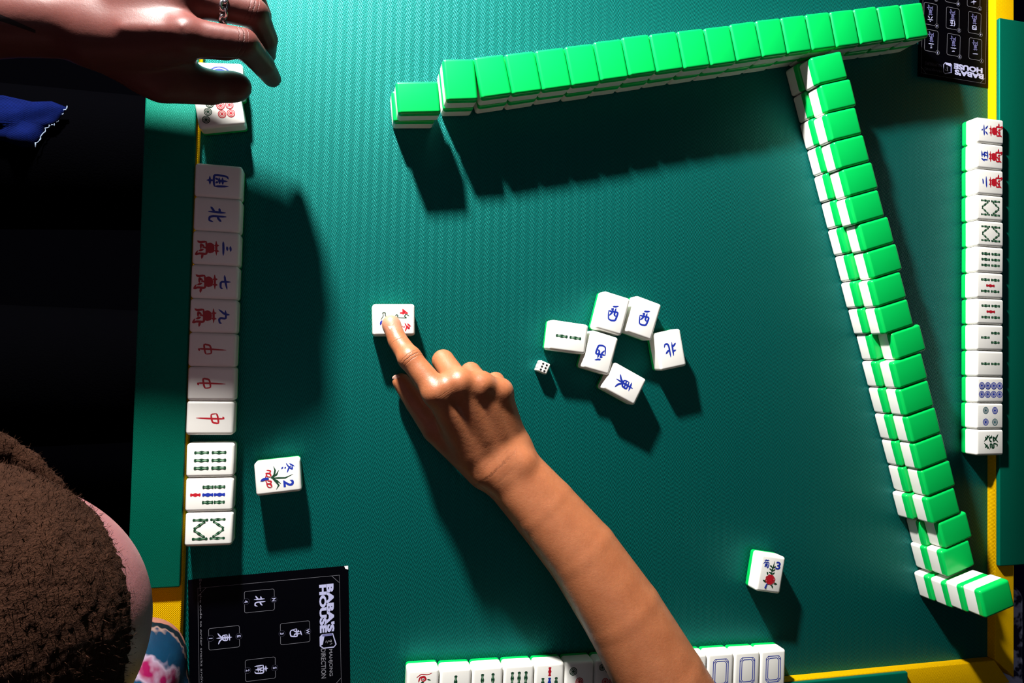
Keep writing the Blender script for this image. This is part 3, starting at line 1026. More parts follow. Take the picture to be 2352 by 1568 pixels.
def draw_direction(k, loc, w, h):
    frame_line(k, w, h, 8)
    A, B = loc(759, 1340), loc(759, 1451)
    ink_text(k, "BABA'S", ((A[0] + B[0]) / 2, (A[1] + B[1]) / 2), 10, 0, bold=0.55, fit=(abs(B[0] - A[0]), 6.7))
    A, B = loc(742, 1342), loc(742, 1453)
    ink_text(k, 'HOUSE', ((A[0] + B[0]) / 2, (A[1] + B[1]) / 2), 10, 0, bold=0.55, fit=(abs(B[0] - A[0]), 6.4))
    tile_logo(k, loc(753.6, 1470.6), 14)
    ink_text(k, 'MAHJONG', loc(759, 1521), 5, 1, bold=0.05, fit=(24.5, 3.9))
    ink_text(k, 'DIRECTION', loc(743, 1523), 5, 1, bold=0.05, fit=(27, 4.2))
    for box, key, n, num, d in (((596, 1379.3), 'north', (629, 1376.5), (565.4, 1381), ('N', '4')), ((678, 1452.5), 'west', (707, 1449.7), (647.5, 1454.4), ('W', '3')),
                                ((515, 1464), 'east', (548.7, 1460.7), (484, 1465.4), ('E', '1')), ((598.3, 1536), 'south', (631, 1533), (568.8, 1539), ('S', '2'))):
        c = loc(*box)
        rrect(k, c, 19, 25.5, 1.5, 0.3, 1)
        for q, tx in zip((n, num), d):
            p = loc(*q)
            k.disc(p, 2.9, 5)
            k.ring(p, 2.7, 0.2, 2)
            ink_text(k, tx, p, 4.2, 0, bold=0.08)
        glyph(k, key, c[0], c[1], 10.5, 11.5, 0, 1.25)
    p = loc(461.8, 1470)
    ink_text(k, 'Scan the code to order snacks and/or sips', (p[0] - 1.0, p[1]), 3.2, 1, fit=(106, 2.3))


def draw_numbers(k, loc, w, h):
    frame_line(k, w, h, 4.5)
    ink_text(k, "BABA'S", loc(2226, 171), 10, 0, bold=0.55, fit=(42, 6.6))
    ink_text(k, 'HOUSE', loc(2224, 157), 10, 0, bold=0.55, fit=(41.5, 6.6))
    tile_logo(k, loc(2177, 157.5), 13)
    ink_text(k, 'MAHJONG', loc(2143, 160), 5, 2, fit=(24, 3.6))
    ink_text(k, 'NUMBERS', loc(2144, 148), 5, 2, fit=(24, 3.6))
    base, ex, ey = np.array(loc(2240.3, 113)), None, None
    ex = np.array(loc(2138.8, 93.7)) - base
    ey = np.array(loc(2238, 53)) - base
    for i in range(9):
        r, q = divmod(i, 3)
        c = base + ex * q / 2 + ey * r
        rrect(k, c, 18.5, 25.5, 2.2, 0.42, 1)
        key = '123456789'[i]
        if key == '8':
            k.brush([(c[0] - 1.5, c[1] + 8.5), (c[0] - 5, c[1] + 1.5)], 1.2, 0)
            k.brush([(c[0] + 1.2, c[1] + 8.5), (c[0] + 5, c[1] + 1.5)], 1.2, 0)
        else:
            glyph(k, key, c[0], c[1] + 5.6, 8.5, 7.5, 0, 1.1)
        glyph(k, 'myriad', c[0], c[1] - 4.4, 8.5, 11.5, 3, 0.8)
        p = (c[0] - 9.25, c[1] + 12.75)
        k.disc(p, 2.7, 5)
        k.ring(p, 2.5, 0.3, 1)
        ink_text(k, key, p, 3.4, 0, bold=0.1)


# material slot 5 = the card's own black, used to clear the frame behind the badges
_old_mesh = Ink.mesh


def _mesh(self, name, mats=INKS):
    if len(mats) == 5:
        mats = list(mats) + [M_CARD]
    return _old_mesh(self, name, mats)


Ink.mesh = _mesh
# RZ1: read from the right-hand edge of the photo, so the card's right end is at the bottom
cr, sr = math.cos(RZ1), math.sin(RZ1)
tl = at(799.5, 1298.5, .6)[:2]
W1, H1 = 117.0, 137.5
trp = tl + np.array([cr, sr]) * W1
card_c = trp - np.array([cr, sr]) * W1 / 2 - np.array([-sr, cr]) * H1 / 2


def px_of(p, z):
    q = CAM_ROT @ (np.array([p[0], p[1], z]) - CAM_LOC)
    return (1176 + FPX * q[0] / -q[2], 784 - FPX * q[1] / -q[2])


card('direction_card', px_of(trp, .6), W1, H1, RZ1, 'black printed direction card with pale lettering on the cloth at lower left', draw_direction, scuffs=((-1, 1, 3.5),))
RZ2 = math.pi - 0.025
card('number_card', px_of(at(2109, 173, .6)[:2] + np.array([0, -1.0]), .6), 100.5, 146, RZ2, 'black printed number card with small tile pictures under the end of the top wall', draw_numbers, dx=-0.6, scuffs=())


# ------------------------------------------------------------------ implicit bodies (smooth unions meshed by surface nets)
class Field:
    def __init__(self, lo, hi, h):
        self.lo = np.array(lo, float)
        self.h = h
        self.n = np.ceil((np.array(hi, float) - self.lo) / h).astype(int) + 1
        self.f = np.full(self.n, 60.0, np.float32)

    def _box(self, lo, hi):
        a = np.clip(np.floor((lo - self.lo) / self.h).astype(int), 0, self.n - 1)
        b = np.clip(np.ceil((hi - self.lo) / self.h).astype(int) + 1, 1, self.n)
        sl = tuple(slice(int(i), int(max(j, i + 1))) for i, j in zip(a, b))
        ax = [self.lo[i] + self.h * np.arange(sl[i].start, sl[i].stop) for i in range(3)]
        X, Y, Z = np.meshgrid(*ax, indexing='ij')
        return sl, X.astype(np.float32), Y.astype(np.float32), Z.astype(np.float32)

    def _blend(self, sl, d, k, sub=False):
        f = self.f[sl]
        if sub:
            hh = np.clip(0.5 - 0.5 * (f + d) / k, 0, 1)
            self.f[sl] = f * (1 - hh) + (-d) * hh + k * hh * (1 - hh)
        else:
            hh = np.clip(0.5 + 0.5 * (f - d) / k, 0, 1)
            self.f[sl] = f * (1 - hh) + d * hh - k * hh * (1 - hh)

    def cap(self, a, b, r1, r2=None, k=5.0, sub=False):
        r2 = r1 if r2 is None else r2
        a, b = np.array(a, float), np.array(b, float)
        m = max(r1, r2) + k + 3 * self.h + 4
        sl, X, Y, Z = self._box(np.minimum(a, b) - m, np.maximum(a, b) + m)
        d = b - a
        L2 = max(d @ d, 1e-6)
        t = np.clip(((X - a[0]) * d[0] + (Y - a[1]) * d[1] + (Z - a[2]) * d[2]) / L2, 0, 1)
        q = np.sqrt((X - a[0] - t * d[0]) ** 2 + (Y - a[1] - t * d[1]) ** 2 + (Z - a[2] - t * d[2]) ** 2)
        self._blend(sl, q - (r1 + (r2 - r1) * t), k, sub)

    def ell(self, c, rad, k=5.0, R=None, sub=False):
        c, rad = np.array(c, float), np.array(rad, float)
        m = rad.max() + k + 3 * self.h + 4
        sl, X, Y, Z = self._box(c - m, c + m)
        P = np.stack([X - c[0], Y - c[1], Z - c[2]], -1)
        if R is not None:
            P = P @ np.array(R, np.float32).T     # rows of R are the local axes
        k0 = np.linalg.norm(P / rad.astype(np.float32), axis=-1)
        k1 = np.linalg.norm(P / (rad * rad).astype(np.float32), axis=-1) + 1e-6
        self._blend(sl, k0 * (k0 - 1) / k1, k, sub)

    def chain(self, pts, rads, k=5.0):
        """a bent limb: hard union of its segments, blended in once so that joints do not swell"""
        P_ = np.array(pts, float)
        m = max(rads) + k + 3 * self.h + 4
        sl, X, Y, Z = self._box(P_.min(0) - m, P_.max(0) + m)
        best = None
        for i in range(len(P_) - 1):
            a, d = P_[i], P_[i + 1] - P_[i]
            t = np.clip(((X - a[0]) * d[0] + (Y - a[1]) * d[1] + (Z - a[2]) * d[2]) / max(d @ d, 1e-6), 0, 1)
            q = np.sqrt((X - a[0] - t * d[0]) ** 2 + (Y - a[1] - t * d[1]) ** 2 + (Z - a[2] - t * d[2]) ** 2) - (rads[i] + (rads[i + 1] - rads[i]) * t)
            if best is None:
                best = q
            else:
                kk = 1.2
                hh = np.clip(0.5 + 0.5 * (best - q) / kk, 0, 1)
                best = best * (1 - hh) + q * hh - kk * hh * (1 - hh)
        self._blend(sl, best, k)

    def mesh(self, name, smooth_it=1):
        f = self.f
        n = self.n
        neg = f < 0
        acc = np.zeros((n[0] - 1, n[1] - 1, n[2] - 1, 3), np.float32)
        cnt = np.zeros((n[0] - 1, n[1] - 1, n[2] - 1), np.float32)

        def S(off):
            return tuple(slice(o, n[i] - 1 + o) for i, o in enumerate(off))
        corners = [(i, j, k) for i in (0, 1) for j in (0, 1) for k in (0, 1)]
        for c in corners:
            for ax in range(3):
                if c[ax]:
                    continue
                c2 = tuple(v + (1 if i == ax else 0) for i, v in enumerate(c))
                fa, fb = f[S(c)], f[S(c2)]
                cr_ = (fa < 0) != (fb < 0)
                t = np.where(cr_, fa / np.where(np.abs(fa - fb) < 1e-9, 1e-9, fa - fb), 0)
                for q in range(3):
                    acc[..., q] += np.where(cr_, c[q] + (t if q == ax else 0), 0)
                cnt += cr_
        act = cnt > 0
        idx = np.full(act.shape, -1, np.int64)
        ids = np.argwhere(act)
        idx[act] = np.arange(len(ids))
        V = self.lo + self.h * (ids + acc[act] / cnt[act][:, None])
        quads = []
        for ax in range(3):
            u, v = [(1, 2), (2, 0), (0, 1)][ax]
            sa = [slice(1, n[i] - 1) for i in range(3)]
            sb = list(sa)
            sa[ax] = slice(0, n[ax] - 1)
            sb[ax] = slice(1, n[ax])
            A, B = neg[tuple(sa)], neg[tuple(sb)]
            for flip, crs in ((False, A & ~B), (True, ~A & B)):
                e = np.argwhere(crs)
                if not len(e):
                    continue
                e[:, u] += 1
                e[:, v] += 1
                du, dv_ = np.zeros(3, int), np.zeros(3, int)
                du[u] = 1
                dv_[v] = 1
                q = [idx[tuple((e - o).T)] for o in (du + dv_, dv_, du * 0, du)]
                Q = np.stack(q, 1)
                if flip:
                    Q = Q[:, ::-1]
                quads.append(Q)
        Q = np.concatenate(quads)
        Q = Q[(Q >= 0).all(1)]
        # light Laplacian smoothing
        for _ in range(smooth_it):
            s = np.zeros_like(V)
            c = np.zeros(len(V))
            for a, b in ((0, 1), (1, 2), (2, 3), (3, 0)):
                np.add.at(s, Q[:, a], V[Q[:, b]])
                np.add.at(s, Q[:, b], V[Q[:, a]])
                np.add.at(c, Q[:, a], 1)
                np.add.at(c, Q[:, b], 1)
            V = V * 0.5 + 0.5 * s / np.maximum(c, 1)[:, None]
        me = bpy.data.meshes.new(name)
        me.from_pydata((V * MM).tolist(), [], Q.tolist())
        me.polygons.foreach_set('use_smooth', [True] * len(me.polygons))
        me.update()
        return me


def P(px, py, z):
    return at(px, py, z)


def nail_mesh(name, c, axis, up, w, l, t=0.9):
    """a fingernail: shallow curved plate; c centre on the finger, axis towards the tip, up the outward normal"""
    axis = np.array(axis, float)
    axis /= np.linalg.norm(axis)
    up = np.array(up, float)
    up -= axis * (up @ axis)
    up /= np.linalg.norm(up)
    side = np.cross(axis, up)
    V, F = [], []
    nu, nv_ = 9, 9
    for i in range(nu):
        for j in range(nv_):
            u, v = i / (nu - 1) * 2 - 1, j / (nv_ - 1) * 2 - 1
            r = max(abs(u), abs(v))
            m = math.hypot(u, v) or 1
            sq = r / m if r else 1
            uu, vv = u * (0.35 + 0.65 * sq), v * (0.35 + 0.65 * sq)
            p = np.array(c) + side * uu * w / 2 + axis * vv * l / 2 + up * (-(uu * uu) * w * 0.20 - (vv * vv) * l * 0.05)
            V.append(p * MM)
    for i in range(nu - 1):
        for j in range(nv_ - 1):
            a = i * nv_ + j
            F.append((a, a + 1, a + nv_ + 1, a + nv_))
    me = mesh_from(name, V, F, smooth=True)
    bm = bmesh.new()
    bm.from_mesh(me)
    bmesh.ops.recalc_face_normals(bm, faces=bm.faces)
    bmesh.ops.solidify(bm, geom=list(bm.faces), thickness=-t * MM * 0.5)
    bmesh.ops.recalc_face_normals(bm, faces=bm.faces)
    bm.to_mesh(me)
    bm.free()
    me.polygons.foreach_set('use_smooth', [True] * len(me.polygons))
    return me


M_NAIL = plain('fingernail', (0.62, 0.36, 0.28), rough=0.25, spec=0.5, sss=0.2, sss_r=(1, .4, .25), sss_s=0.002)


# ---- pointing right hand and forearm (player at the bottom edge)
def pointing_person():
    F = Field((150, -640, -2), (600, -60, 150), 1.6)
    itip, idip, ipip, imcp = P(898, 744, 30.4), P(914, 783, 38), P(941, 822, 52), P(1003, 899, 63)
    mmcp, mpip, mdip, mtip = P(1054, 880, 65), P(1018, 828, 36), P(1046, 868, 13), P(1080, 905, 13)
    rmcp, rpip, rdip, rtip = P(1104, 886, 62), P(1081, 855, 35), P(1098, 885, 12), P(1120, 915, 12)
    lmcp, lpip, ldip, ltip = P(1148, 899, 54), P(1138, 875, 30), P(1146, 898, 11), P(1155, 925, 12)
    w_i, w_m, w_r, w_l = P(1112, 1078, 41), P(1143, 1066, 45), P(1165, 1050, 44), P(1182, 1028, 39)
    # metacarpals give the back of the hand its ridges
    for w, m, r1, r2 in ((w_i, imcp, 15, 11.5), (w_m, mmcp, 15, 11), (w_r, rmcp, 15, 11), (w_l, lmcp, 14, 10.5)):
        F.cap(w, m, r1, r2, 7)
    # palm underside
    F.cap(P(1110, 1040, 36), P(1060, 915, 42), 15, 13, 10)
    F.cap(P(1168, 1010, 32), P(1142, 920, 32), 15, 12, 9)
    F.cap(P(1140, 1000, 36), P(1100, 905, 38), 15, 12, 9)
    # fingers
    F.chain([imcp, ipip, idip, itip], [11.8, 10.0, 8.8, 7.9], 4.0)
    F.ell(ipip + [0, 0, 0.8], (10.2, 10.2, 9.8), 4)
    F.ell(itip + [0.6, -1.0, 0.6], (8.2, 8.4, 7.4), 3)
    F.chain([mmcp, mpip, mdip, mtip], [11.2, 10.2, 8.6, 8.0], 3.0)
    F.chain([rmcp, rpip, rdip, rtip], [10.8, 9.6, 8.2, 7.6], 3.0)
    F.chain([lmcp, lpip, ldip, ltip], [10.0, 8.6, 7.4, 6.8], 3.0)
    # knuckle heads and tendons
    for q, r in ((imcp, 9), (mmcp, 9), (rmcp, 8.6), (lmcp, 7.8)):
        F.ell(q + [0, -1, 1.5], (r + 1, r + 2, 9.0), 9)
    for q, w in ((imcp, w_i), (mmcp, w_m), (rmcp, w_r), (lmcp, w_l)):
        a = q + [0, 0, 8.5]
        b = q * 0.35 + w * 0.65 + [0, 0, 8.5]
        F.cap(a - np.array([0, 0, 1.0]), b - np.array([0, 0, 1.5]), 3.0, 2.2, 8)
    # hollows between the knuckles
    for a, b in ((imcp, mmcp), (mmcp, rmcp), (rmcp, lmcp)):
        m = (a + b) / 2
        F.cap(m + [1.0, -3, 21.5], m + [6, -18, 21.5], 6.0, 5.0, 8, sub=True)
    F.cap(mmcp, rmcp, 10.6, 10.2, 6)
    F.cap(rmcp, lmcp, 10.4, 9.8, 6)
    F.cap(imcp, mmcp, 9.6, 10.0, 6)
    # thumb tucked along the side
    cmc, tmcp, tip_ = P(1085, 1052, 38), P(1003, 985, 27), P(957, 924, 17)
    ttip = P(922, 877, 13)
    F.chain([cmc, tmcp, tip_, ttip], [17, 13.5, 10.8, 8.4], 6)
    F.cap(P(1080, 1030, 42), P(1022, 935, 46), 15, 11, 9)
    # wrist and forearm: radius and ulna side by side, then muscle
    n_ = np.array([0.76, 0.65, 0])
    st = [(P(1160, 1068, 43), 8.5, 19.5), (P(1250, 1168, 50), 7.5, 23.5), (P(1338, 1272, 58), 6.5, 27.5),
          (P(1432, 1412, 68), 6.0, 31.5), (P(1522, 1568, 78), 6.0, 35.0), (P(1660, 1800, 92), 6.0, 36.0)]
    F.cap(w_m * 0.5 + w_r * 0.5, st[0][0], 18, 19, 9)
    F.cap(w_i, st[0][0] - n_ * 9, 15, 17, 9)
    F.cap(w_l, st[0][0] + n_ * 9, 14, 16.5, 9)
    F.chain([p - n_ * o for p, o, r in st], [r for p, o, r in st], 10)
    F.chain([p + n_ * o for p, o, r in st], [r for p, o, r in st], 10)
    elbow = st[-1][0]
    # ulna head at the wrist and radial tendon
    F.ell(P(1200, 1064, 57), (10, 10, 8), 8)
    F.cap(P(1122, 1085, 54), P(1045, 985, 52), 3.2, 2.5, 8)
    me = F.mesh('person', 2)
    iax = itip - idip
    pax = ipip - idip
    skin = skin_material('warm_brown_skin', (0.53, 0.200, 0.088), (0.26, 0.080, 0.030), creases=[
        (ipip + [0, 0, 8], imcp - idip, 2.6, 9, 0.55),
        (idip + [0, 0, 7], ipip - itip, 2.4, 6, 0.40),
        (P(1123, 1100, 68), P(1180, 1160, 68) - P(1123, 1100, 68), 9.0, 26, 0.10),
        (imcp + [4, -2, 8], w_i - imcp, 1.9, 9, 0.16)],
        patches=[(itip + [0, 2, 4], 15, (0.56, 0.27, 0.19)), (P(1010, 915, 60), 14, (0.42, 0.130, 0.050)), (P(1080, 890, 62), 12, (0.40, 0.12, 0.045)), (P(1126, 885, 55), 10, (0.40, 0.12, 0.045))])
    o = obj('person', me, None, [skin])
    tag(o, 'person reaching in from the bottom edge, bare right arm, index finger pressing a flower tile', 'person')
    up = np.array([0, 0.35, 1.0])
    n = obj('fingernail', nail_mesh('fingernail', itip * .72 + idip * .28 + np.array([0.2, 2.2, 7.4]), iax, (0.15, 0.30, 1), 9.5, 11), o, [M_NAIL])
    tax = ttip - tip_
    n = obj('fingernail', nail_mesh('fingernail', ttip + np.array([-5.2, 1.5, 5.0]), tax, (-0.8, 0.1, 0.6), 9, 10), o, [M_NAIL])
    # short black sleeve and shoulder beyond the frame
    S = Field(elbow - [140, 260, 120], elbow + [160, 90, 420], 4.0)
    S.cap(elbow + [6, -30, 10], elbow + [40, -110, 250], 52, 70, 20)
    s = obj('sleeve', S.mesh('sleeve', 2), o, [M_BLACKCLOTH])
    tag(s, 'black sleeve')
    return o


pointing_person()


# ---- left player: left hand over the tiles, black clothes, denim
def left_person():
    F = Field((-430, 10, 30), (110, 205, 190), 1.7)
    imcp, ipip, idip, itip = P(428, 84, 121), P(560, 99, 114), P(603, 148, 84), P(625, 180, 62)
    mmcp, mpip, mdip, mtip = P(432, -4, 111), P(584, 30, 103), P(610, 88, 80), P(612, 126, 58)
    rmcp, rpip, rdip, rtip = P(425, -80, 98), P(572, -22, 97), P(596, 34, 86), P(600, 70, 75)
    lmcp, lpip, ldip, ltip = P(400, -140, 92), P(520, -100, 92), P(556, -60, 88), P(572, -28, 84)
    w1, w2, w3, w4 = P(210, 92, 108), P(190, 30, 100), P(180, -10, 90), P(180, -45, 78)
    for w, m, r1, r2 in ((w1, imcp, 20, 13.5), (w2, mmcp, 18, 13), (w3, rmcp, 18, 12.5), (w4, lmcp, 17, 12)):
        F.cap(w, m, r1, r2, 9)
    F.cap(P(260, 60, 84), P(420, 40, 94), 18, 14, 10)
    F.cap(P(250, 0, 84), P(410, -60, 96), 18, 14, 10)
    F.chain([imcp, ipip, idip, itip], [13.5, 11.0, 9.4, 7.6], 3.5)
    F.cap(P(440, 95, 100), P(520, 110, 98), 12, 9.5, 8)       # fleshy underside of the index
    F.chain([mmcp, mpip, mdip, mtip], [13, 11.2, 9.6, 7.8], 3.0)
    F.chain([rmcp, rpip, rdip, rtip], [12.5, 10.6, 9.2, 7.6], 3.0)
    F.chain([lmcp, lpip, ldip, ltip], [11.5, 9.4, 8.0, 6.8], 3.0)
    for q, r in ((imcp, 10), (mmcp, 10), (rmcp, 9.5), (lmcp, 9)):
        F.ell(q + [0, 0, 5.5], (r, r, 9), 6)
    for a, b in ((imcp, mmcp), (mmcp, rmcp), (rmcp, lmcp)):
        m = (a + b) / 2
        F.cap(m + [0, 3, 21.0], m + [-16, 3, 23.0], 6.0, 5.0, 8, sub=True)
    for q, w in ((imcp, w1), (mmcp, w2), (rmcp, w3)):
        F.cap(q + [0, 0, 10.5], q * .4 + w * .6 + [0, 0, 16], 2.8, 2.2, 5)
    F.ell(P(320, 62, 113), (40, 26, 12), 12, np.array([[0.97, -0.1, 0], [0.1, 0.95, 0.28], [0, -0.28, 0.95]]))
    # thumb
    cmc, tm, ti, tt = P(262, 112, 92), P(372, 182, 80), P(482, 200, 67), P(549, 199, 58)
    F.chain([cmc, tm, ti, tt], [21, 18, 14.0, 9.8], 8)
    F.ell(tt * .75 + ti * .25, (14.0, 12.6, 10.0), 5)
    F.cap(P(400, 95, 92), P(398, 168, 80), 15, 14, 10)
    F.cap(P(330, 90, 90), P(340, 160, 82), 17, 16, 10)
    # wrist, forearm
    F.cap(P(200, 62, 106), P(-20, 42, 110), 22, 26, 10)
    F.cap(P(190, -10, 94), P(-20, -30, 98), 22, 28, 10)
    F.cap(P(-20, 42, 108), P(-420, 70, 116), 26, 34, 4)
    F.cap(P(-20, -30, 98), P(-420, -20, 104), 28, 34, 4)
    F.ell(P(168, 0, 112), (10, 9, 7), 8)
    me = F.mesh('person', 6)

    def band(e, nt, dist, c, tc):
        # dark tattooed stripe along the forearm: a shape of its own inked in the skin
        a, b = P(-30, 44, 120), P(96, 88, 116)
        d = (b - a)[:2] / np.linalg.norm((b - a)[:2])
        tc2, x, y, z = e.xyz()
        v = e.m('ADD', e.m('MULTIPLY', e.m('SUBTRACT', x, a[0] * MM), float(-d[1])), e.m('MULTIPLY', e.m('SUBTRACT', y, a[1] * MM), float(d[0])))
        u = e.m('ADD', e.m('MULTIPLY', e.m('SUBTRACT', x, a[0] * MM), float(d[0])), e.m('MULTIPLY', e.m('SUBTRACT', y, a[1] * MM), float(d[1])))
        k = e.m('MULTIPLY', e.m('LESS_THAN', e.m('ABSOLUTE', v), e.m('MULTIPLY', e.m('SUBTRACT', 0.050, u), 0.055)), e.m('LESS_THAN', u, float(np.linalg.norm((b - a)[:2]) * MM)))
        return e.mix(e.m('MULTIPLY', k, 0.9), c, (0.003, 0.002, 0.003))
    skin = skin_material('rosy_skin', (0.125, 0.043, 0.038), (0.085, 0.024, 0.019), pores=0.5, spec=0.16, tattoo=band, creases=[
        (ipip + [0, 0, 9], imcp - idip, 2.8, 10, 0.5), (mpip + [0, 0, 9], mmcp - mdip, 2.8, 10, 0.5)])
    o = obj('person', me, None, [skin])
    tag(o, 'person at the left in black clothes and denim, ringed left hand held over the tiles', 'person')
    tax = tt - ti
    obj('fingernail', nail_mesh('fingernail', tt + np.array([-1.0, 0.5, 10.8]), tax, (0.35, 0.1, 1), 14, 16), o, [M_NAIL])
    for a, b, w in ((idip, itip, 10), (mdip, mtip, 10)):
        ax = b - a
        obj('fingernail', nail_mesh('fingernail', b + np.array([5.6, 2.5, 2.0]), ax, (0.9, 0.35, 0.5), w, 11), o, [M_NAIL])
    # chain ring round the middle finger
    c = mmcp * 0.47 + mpip * 0.53
    ax = mpip - mmcp
    ax /= np.linalg.norm(ax)
    e1 = np.cross(ax, [0, 0, 1])
    e1 /= np.linalg.norm(e1)
    e2 = np.cross(e1, ax)
    V, Fc = [], []
    nl = 16
    R = 12.9
    for i in range(nl):
        a = 2 * math.pi * i / nl
        rad = e1 * math.cos(a) + e2 * math.sin(a)
        tan = -e1 * math.sin(a) + e2 * math.cos(a)
        tw = 0.75 if i % 2 == 0 else -0.75
        s1 = ax * math.cos(tw) + rad * math.sin(tw)
        s2 = np.cross(tan, s1)
        b0 = len(V)
        nu, nvv = 14, 7
        for p in range(nu):
            u = 2 * math.pi * p / nu
            cc = c + rad * R + tan * 3.7 * math.cos(u) + s1 * 3.0 * math.sin(u)
            out = tan * math.cos(u) * 0.66 + s1 * math.sin(u)
            out /= np.linalg.norm(out)
            for q in range(nvv):
                w = 2 * math.pi * q / nvv
                V.append((cc + (out * math.cos(w) + s2 * math.sin(w)) * 1.15) * MM)
        for p in range(nu):
            for q in range(nvv):
                Fc.append((b0 + p * nvv + q, b0 + ((p + 1) % nu) * nvv + q, b0 + ((p + 1) % nu) * nvv + (q + 1) % nvv, b0 + p * nvv + (q + 1) % nvv))
    r = obj('chain_ring', mesh_from('chain_ring', V, Fc, smooth=True), o, [M_SILVER])
    tag(r, 'silver chain link ring')
    # black shirt: sleeve and torso to the left of the frame
    S = Field((-760, -330, -420), (-240, 260, 420), 7.0)
    S.cap(P(-330, 30, 114), (-470, 170, 170), 52, 62, 20)
    S.cap((-470, 170, 170), (-560, 130, 330), 66, 70, 25)
    S.ell((-600, -30, 60), (105, 190, 330), 40)
    obj('shirt', S.mesh('shirt', 3), o, [M_BLACKCLOTH])
    # black trousers: two thighs on the seat, knees under the table
    T = Field((-700, -330, -560), (110, 230, -80), 7.0)
    for y in (-170, 70):
        T.cap((-560, y, -220), (-20, y + 10, -190), 88, 72, 20)
        T.cap((-20, y + 10, -190), (-10, y + 10, -500), 66, 52, 20)
    T.ell((-590, -40, -230), (110, 180, 100), 30)
    obj('trousers', T.mesh('trousers', 3), o, [M_BLACKCLOTH])
    return o


left_man = left_person()


def denim_hem():
    """tail of a denim jacket draped over the lap, with a frayed pale hem"""
    outl = [(-160, 205), (0, 214), (60, 222), (115, 229), (147, 240), (138, 255), (128, 270), (118, 282), (105, 284), (92, 303), (72, 330), (45, 334), (20, 326), (0, 318), (-160, 300)]
    z0 = -108
    pts = [P(x, y, z0)[:2] for x, y in outl]
    hem = [P(x, y, z0) for x, y in [(148, 239), (138, 254), (128, 269), (118, 282), (106, 283), (96, 296), (84, 316), (72, 331)]]
    V, Fc = [], []
    n = len(pts)
    cen = np.mean(pts, 0)
    rings = 9
    for lvl in (0, 1):
        for j in range(rings + 1):
            t = j / rings
            for i in range(n):
                p = cen + (pts[i] - cen) * t
                z = z0 + 4.0 * math.sin(p[0] * 0.11 + p[1] * 0.05) + 2.5 * math.sin(p[1] * 0.21 - p[0] * 0.13) - 9 * t ** 3 - (2.2 if lvl else 0)
                V.append((p[0] * MM, p[1] * MM, z * MM))
    m = (rings + 1) * n
    for lvl in (0, 1):
        for j in range(rings):
            for i in range(n):
                a, b = lvl * m + j * n + i, lvl * m + j * n + (i + 1) % n
                q = (a, b, b + n, a + n)
                Fc.append(q if lvl == 0 else q[::-1])
    for i in range(n):
        a, b = rings * n + i, rings * n + (i + 1) % n
        Fc.append((a, b, b + m, a + m))
    me = mesh_from('denim_tail', V, Fc, smooth=True)
    mat, nt, b = new_mat('dark_blue_denim')
    e = NB(nt)
    tc, x, y, z = e.xyz()
    tw = e.m('SINE', e.m('MULTIPLY', e.m('ADD', x, e.m('MULTIPLY', y, 0.6)), 2 * math.pi / 0.0012))
    nz = e.noise(tc.outputs['Object'], 45, 4)
    c = e.mix(nz, (0.0005, 0.0015, 0.018), (0.001, 0.005, 0.060))
    c = e.mix(e.m('MULTIPLY', e.m('MAXIMUM', tw, 0.0), 0.35), c, (0.005, 0.014, 0.09))
    nt.links.new(c, b.inputs['Base Color'])
    nt.links.new(e.bump(e.m('ADD', tw, e.m('MULTIPLY', nz, 6.0)), 0.0006, 0.8), b.inputs['Normal'])
    b.inputs['Roughness'].default_value = 0.9
    b.inputs['Specular IOR Level'].default_value = 0.03
    o = obj('denim_tail', me, left_man, [mat])
    tag(o, 'dark blue denim')
    # frayed thread along the hem
    V, Fc = [], []
    hp = []
    for i in range(len(hem) - 1):
        for q in range(5):
            hp.append(hem[i] + (hem[i + 1] - hem[i]) * q / 5)
    hp.append(hem[-1])
    hp = [p + np.array([0.8 * math.sin(i * 1.3), 0.7 * math.cos(i * 1.9), -7 + 0.6 * math.sin(i * 2.3)]) for i, p in enumerate(hp)]
    for i, p in enumerate(hp):
        t = hp[min(i + 1, len(hp) - 1)] - hp[max(i - 1, 0)]
        t /= np.linalg.norm(t)
        a = np.cross(t, [0, 0, 1])
        b2 = np.cross(a, t)
        r = 0.75 * (0.6 + 0.4 * math.sin(i * 0.9) ** 2)
        for q in range(6):
            w = q * math.pi / 3
            V.append((p + (a * math.cos(w) + b2 * math.sin(w)) * r) * MM)
    for i in range(len(hp) - 1):
        for q in range(6):
            Fc.append((i * 6 + q, i * 6 + (q + 1) % 6, (i + 1) * 6 + (q + 1) % 6, (i + 1) * 6 + q))
    h = obj('frayed_thread', mesh_from('frayed_thread', V, Fc, smooth=True), o, [plain('pale_cotton', (0.13, 0.17, 0.24), rough=0.8)])
    tag(h, 'pale frayed thread')


denim_hem()


